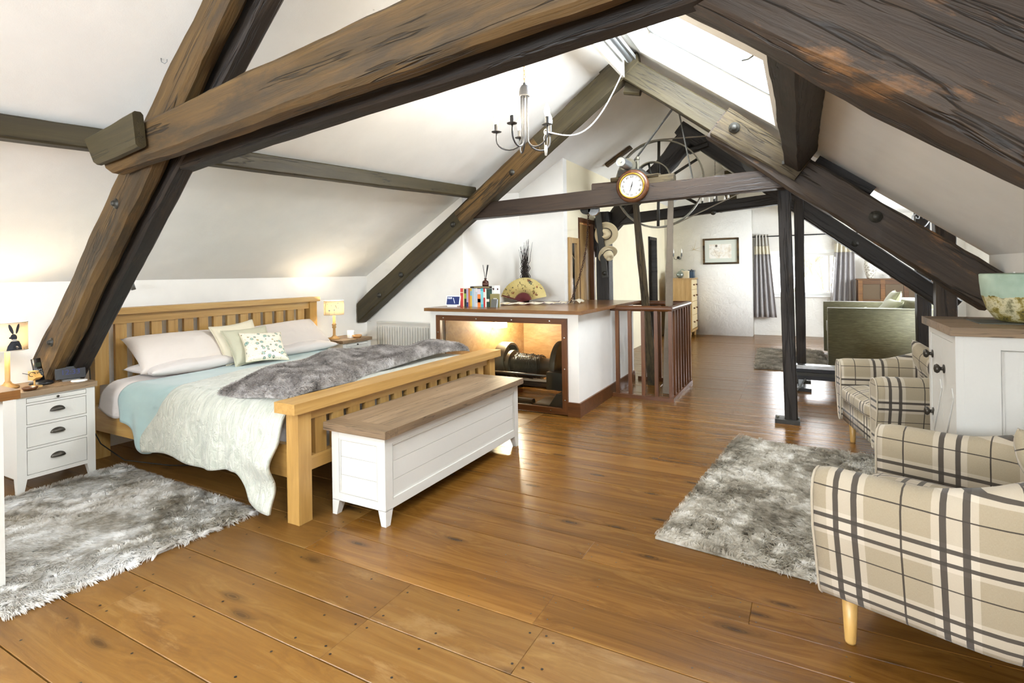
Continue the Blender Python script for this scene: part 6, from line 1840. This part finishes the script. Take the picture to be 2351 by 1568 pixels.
for s_ in (-1, 1):
    arm = obj('arm', tube(NB(), [(0, -.01, 0), (s_ * .03, -.05, -.04), (s_ * .07, -.08, -.03), (s_ * .085, -.085, .03)], .005, 6), 'iron_black', t, smooth=True)
    obj('candle_tube', lathe(NB(), [(.014, .03), (.014, .09), (0, .09)], 10, c=(s_ * .085, -.085, 0)), 'black', arm)
    obj('bulb', lathe(NB(), [(.012, .09), (.02, .13), (.01, .18), (0, .19)], 10, c=(s_ * .085, -.085, 0)), 'bulb_off', arm, smooth=True)

MT['satin'] = plain('mauve_satin', srgb('A8A3A2'), .32, bump=.08, bscale=60)
MT['satin_head'] = plain('pewter_satin', srgb('BDB8AE'), .4)
MT['satin_band'] = plain('cream_band', srgb('DAD2BC'), .45)
def curtain(label, xa0, xa1, xb0, xb1, z0, z1, seed):
    t = thing('curtain', label, 'curtain', ((xa0 + xa1) / 2, 12.27, z0), group='eyelet curtains')
    def surf(name, za, zb, mat, n=60):
        U = np.linspace(0, 1, n)[:, None] * np.ones((1, 14)); zz = np.linspace(za, zb, 14)[None, :] * np.ones((n, 1))
        k = (zz - z0) / (z1 - z0)
        x = (xb0 + (xa0 - xb0) * k) + ((xb1 - xb0) + ((xa1 - xa0) - (xb1 - xb0)) * k) * U
        y = 12.27 + .035 * np.sin(U * 2 * np.pi * 4.5 + seed) * (.8 + .5 * (1 - k)) + .01 * np.sin(U * 31 + seed)
        P = np.stack([x, y, zz], -1) - np.array([(xa0 + xa1) / 2, 12.27, z0])
        grid_surf(name, P, mat, t, thick=.004)
    H = z1 - z0
    surf('lower_panel', z0, z0 + H * .76, 'satin'); surf('band', z0 + H * .76, z0 + H * .86, 'satin_band'); surf('heading', z0 + H * .86, z1, 'satin_head')
curtain('mauve satin curtain with pale heading on the picture side of the window', -.86, -.60, -.90, -.46, .38, 2.10, 0)
curtain('mauve satin curtain gathered on the cabinet side of the window', .60, .90, .46, .92, .38, 2.10, 1.4)
t = thing('curtain_pole', 'black metal curtain pole above the far window', 'curtain pole', (.1, 12.27, 2.05))
obj('pole', tube(NB(), [(-.90, 12.27, 2.055), (1.05, 12.27, 2.055)], .012, 8), 'black', t, world=True, smooth=True)
for x in (-.93, 1.08): obj('finial', lathe(NB(), [(0, -.02), (.024, -.01), (.024, .01), (0, .02)], 12, c=(x, 12.27, 2.055), axis='X'), 'black', t, world=True, smooth=True)
for x in (-.85, 1.0): obj('bracket', tube(NB(), [(x, 12.27, 2.055), (x, 12.4, 2.055)], .008, 6), 'black', t, world=True)

def cabinet():
    x0, x1, y0, y1, h = .93, 2.05, 11.95, 12.36, 1.15
    t = thing('panelled_cabinet', 'dark oak cabinet with three panels behind the green sofa', 'cabinet', (1.5, 12.15, 0))
    kw = dict(parent=t, world=True); m = MT['oldoak'] = wood('old_oak', srgb('4E3218'), srgb('704A24'), srgb('86602F'), 0, 1, .45)
    obj('carcass', bx(x0, x1, y0 + .02, y1, .1, h), 'oldoak', **kw)
    obj('cabinet_top', bx(x0 - .02, x1 + .02, y0 - .01, y1, h, h + .02), 'oldoak', bev=.005, **kw)
    for x in np.linspace(x0, x1 - .07, 4): obj('stile', bx(x, x + .07, y0, y0 + .022, .1, h), 'oldoak', bev=.004, origin=(x, y0, .6), **kw)
    for a, b in ((h - .08, h), (.70, .79), (.1, .2)): obj('rail', bx(x0 + .07, x1 - .07, y0 + .002, y0 + .022, a, b), 'oldoak', bev=.003, **kw)
    xs = np.linspace(x0, x1 - .07, 4)
    for a, b in zip(xs, xs[1:]):
        obj('panel', bx(a + .075, b - .005, y0 + .010, y0 + .021, .79, h - .085), plain('panel_brown%d' % int(a * 100), srgb('5E4A30'), .5), bev=.003, **kw)
        obj('carved_frieze', bx(a + .075, b - .005, y0 + .004, y0 + .021, .60, .69), 'oldoak', bev=.004, **kw)
        obj('panel', bx(a + .075, b - .005, y0 + .010, y0 + .021, .21, .58), 'oldoak', bev=.003, **kw)
    for x in (x0 + .04, x1 - .04): obj('leg', bx(x - .03, x + .03, y0 + .02, y1, 0, .1), 'oldoak', **kw)
cabinet()
def pattern_vase():
    s = NT('vase_print'); v = s.coords('Object', (1, 1, 1), rnd=False); vo = s.voronoi(v, 26)
    n = s.noise(v, 60, 3)
    c = s.ramp(vo.outputs['Distance'], [(.1, srgb('5A5040')), (.2, srgb('E6E0D0')), (.32, srgb('6A5E4C')), (.38, srgb('EDE8DC'))])
    s.base(s.mix(s.math('GREATER_THAN', n, .6), c, srgb('7A6E5A'))); s.set(Roughness=.3)
    return s.m
small('patterned_vase', 'tall oval cream vase with dark flower scrolls on the oak cabinet', 'vase', [(0, 0), (.05, 0), (.06, .02), (.095, .15), (.105, .24), (.09, .34), (.05, .40), (.045, .41), (.03, .40), (0, .38)], (1.14, 12.14, 1.17), pattern_vase())
t = small('white_pot', 'small round white teapot like jar on the oak cabinet', 'jar', [(0, 0), (.03, 0), (.06, .03), (.07, .075), (.055, .115), (.02, .135), (0, .14)], (1.50, 12.12, 1.17), plain('white_pot', srgb('E0D8CE'), .4))
t = thing('wall_heater', 'white wall box with a round dial low on the far wall', 'heater', (2.34, 12.38, .6))
obj('body', bx(-.14, .14, -.07, .015, -.15, .18), 'white_gloss', t, bev=.012, segs=2)
obj('dial', lathe(NB(), [(.035, .07), (.035, .076), (.025, .076), (.025, .07), (.035, .07)], 20, M=Matrix.Rotation(R(90), 4, 'X') @ Matrix.Translation((-.05, .05, 0))), 'steel', t)
t = thing('light_switch', 'white light switch on the right wall beyond the bowl', 'switch', (1.298, 4.95, 1.29))
obj('plate', bx(-.012, .0, -.045, .045, -.045, .045), 'white_gloss', t, bev=.003)
obj('rocker', bx(-.018, -.010, -.012, .012, -.02, .02), 'white_gloss', t, bev=.002)
def heart():
    t = thing('wire_heart', 'pale scrolled wire heart hung on the slim dark post', 'ornament', (1.24, 7.815, 1.93))
    for s_ in (-1, 1):
        pts = [(0, 0, -.12), (s_ * .05, 0, -.06), (s_ * .085, 0, .0), (s_ * .08, 0, .05), (s_ * .045, 0, .07), (s_ * .015, 0, .045), (s_ * .02, 0, .015), (s_ * .045, 0, .02), (s_ * .045, 0, .04)]
        obj('scroll', tube(NB(), pts, .007, 6), plain('wire_silver%d' % s_, srgb('C9CBD0'), .4, .5), t, smooth=True)
    obj('hanger', tube(NB(), [(0, 0, .04), (0, .01, .14)], .002, 5), 'steel', t)
heart()
def rower():
    t = thing('rowing_machine', 'low black exercise rail lying behind the bolted timber post', 'exercise machine', (.35, 6.95, 0))
    kw = dict(parent=t, world=True)
    for k, (z, r_, m) in enumerate(((.265, .020, 'chrome'), (.225, .018, 'black'), (.185, .018, 'iron_black'), (.145, .022, 'black'))):
        obj('track_rail', bx(-.10, 1.1, 6.90, 7.02, z - r_, z + r_), m, bev=.008, segs=2, **kw)
    obj('core', bx(-.08, 1.08, 6.92, 7.0, .13, .26), 'black', **kw)
    obj('foot', bx(-.18, .08, 6.84, 7.1, 0, .035), 'black', bev=.01, **kw)
    obj('foot', bx(.9, 1.05, 6.84, 7.1, 0, .035), 'black', bev=.01, **kw)
    obj('leg', bx(-.05, .0, 6.92, 7.0, .03, .14), 'steel', **kw); obj('leg', bx(.95, 1.0, 6.92, 7.0, .03, .14), 'steel', **kw)
    obj('strut', tube(NB(), [(.02, 6.9, .13), (-.08, 6.72, .005)], .008, 6), 'steel', **kw)
rower()

# ------------------------------------------------------------------ bowl on the small dresser
def bowl():
    t = thing('ceramic_bowl', 'large speckled bowl, pale green above and ochre below, on the cupboard', 'bowl', (.965, 3.47, 1.1045))
    s = NT('raku_glaze'); v = s.coords('Object', (1, 1, 1), rnd=False)
    sp = s.n('ShaderNodeSeparateXYZ'); s.l(v, sp.inputs[0])
    n = s.noise(v, 14, 5, .7); n3 = s.noise(v, 5, 3)
    low = s.ramp(n, [(.35, srgb('3E3A20')), (.46, srgb('8A7A34')), (.55, srgb('C9C09A')), (.68, srgb('6E6A48'))])
    hi = s.ramp(n3, [(.35, srgb('93A894')), (.65, srgb('B3C4B0'))])
    f = s.math('GREATER_THAN', s.math('ADD', sp.outputs[2], s.math('MULTIPLY', n, .04)), .145)
    s.base(s.mix(f, low, hi)); s.bump(n, .4, .01); s.set(Roughness=.7)
    prof = [(0, 0), (.10, 0), (.125, .012), (.155, .06), (.175, .13), (.182, .20), (.183, .232), (.178, .236), (.17, .228), (.165, .14), (.13, .04), (0, .025)]
    obj('body', lathe(NB(), prof, 40), s.m, t, smooth=True)
    m = thing('slate_mat', 'thin dark slate mat under the speckled bowl', 'mat', (.97, 3.46, 1.1))
    obj('body', bx(-.22, .26, -.12, .12, 0, .004), plain('slate', srgb('55564E'), .8, bump=.4), m)
bowl()
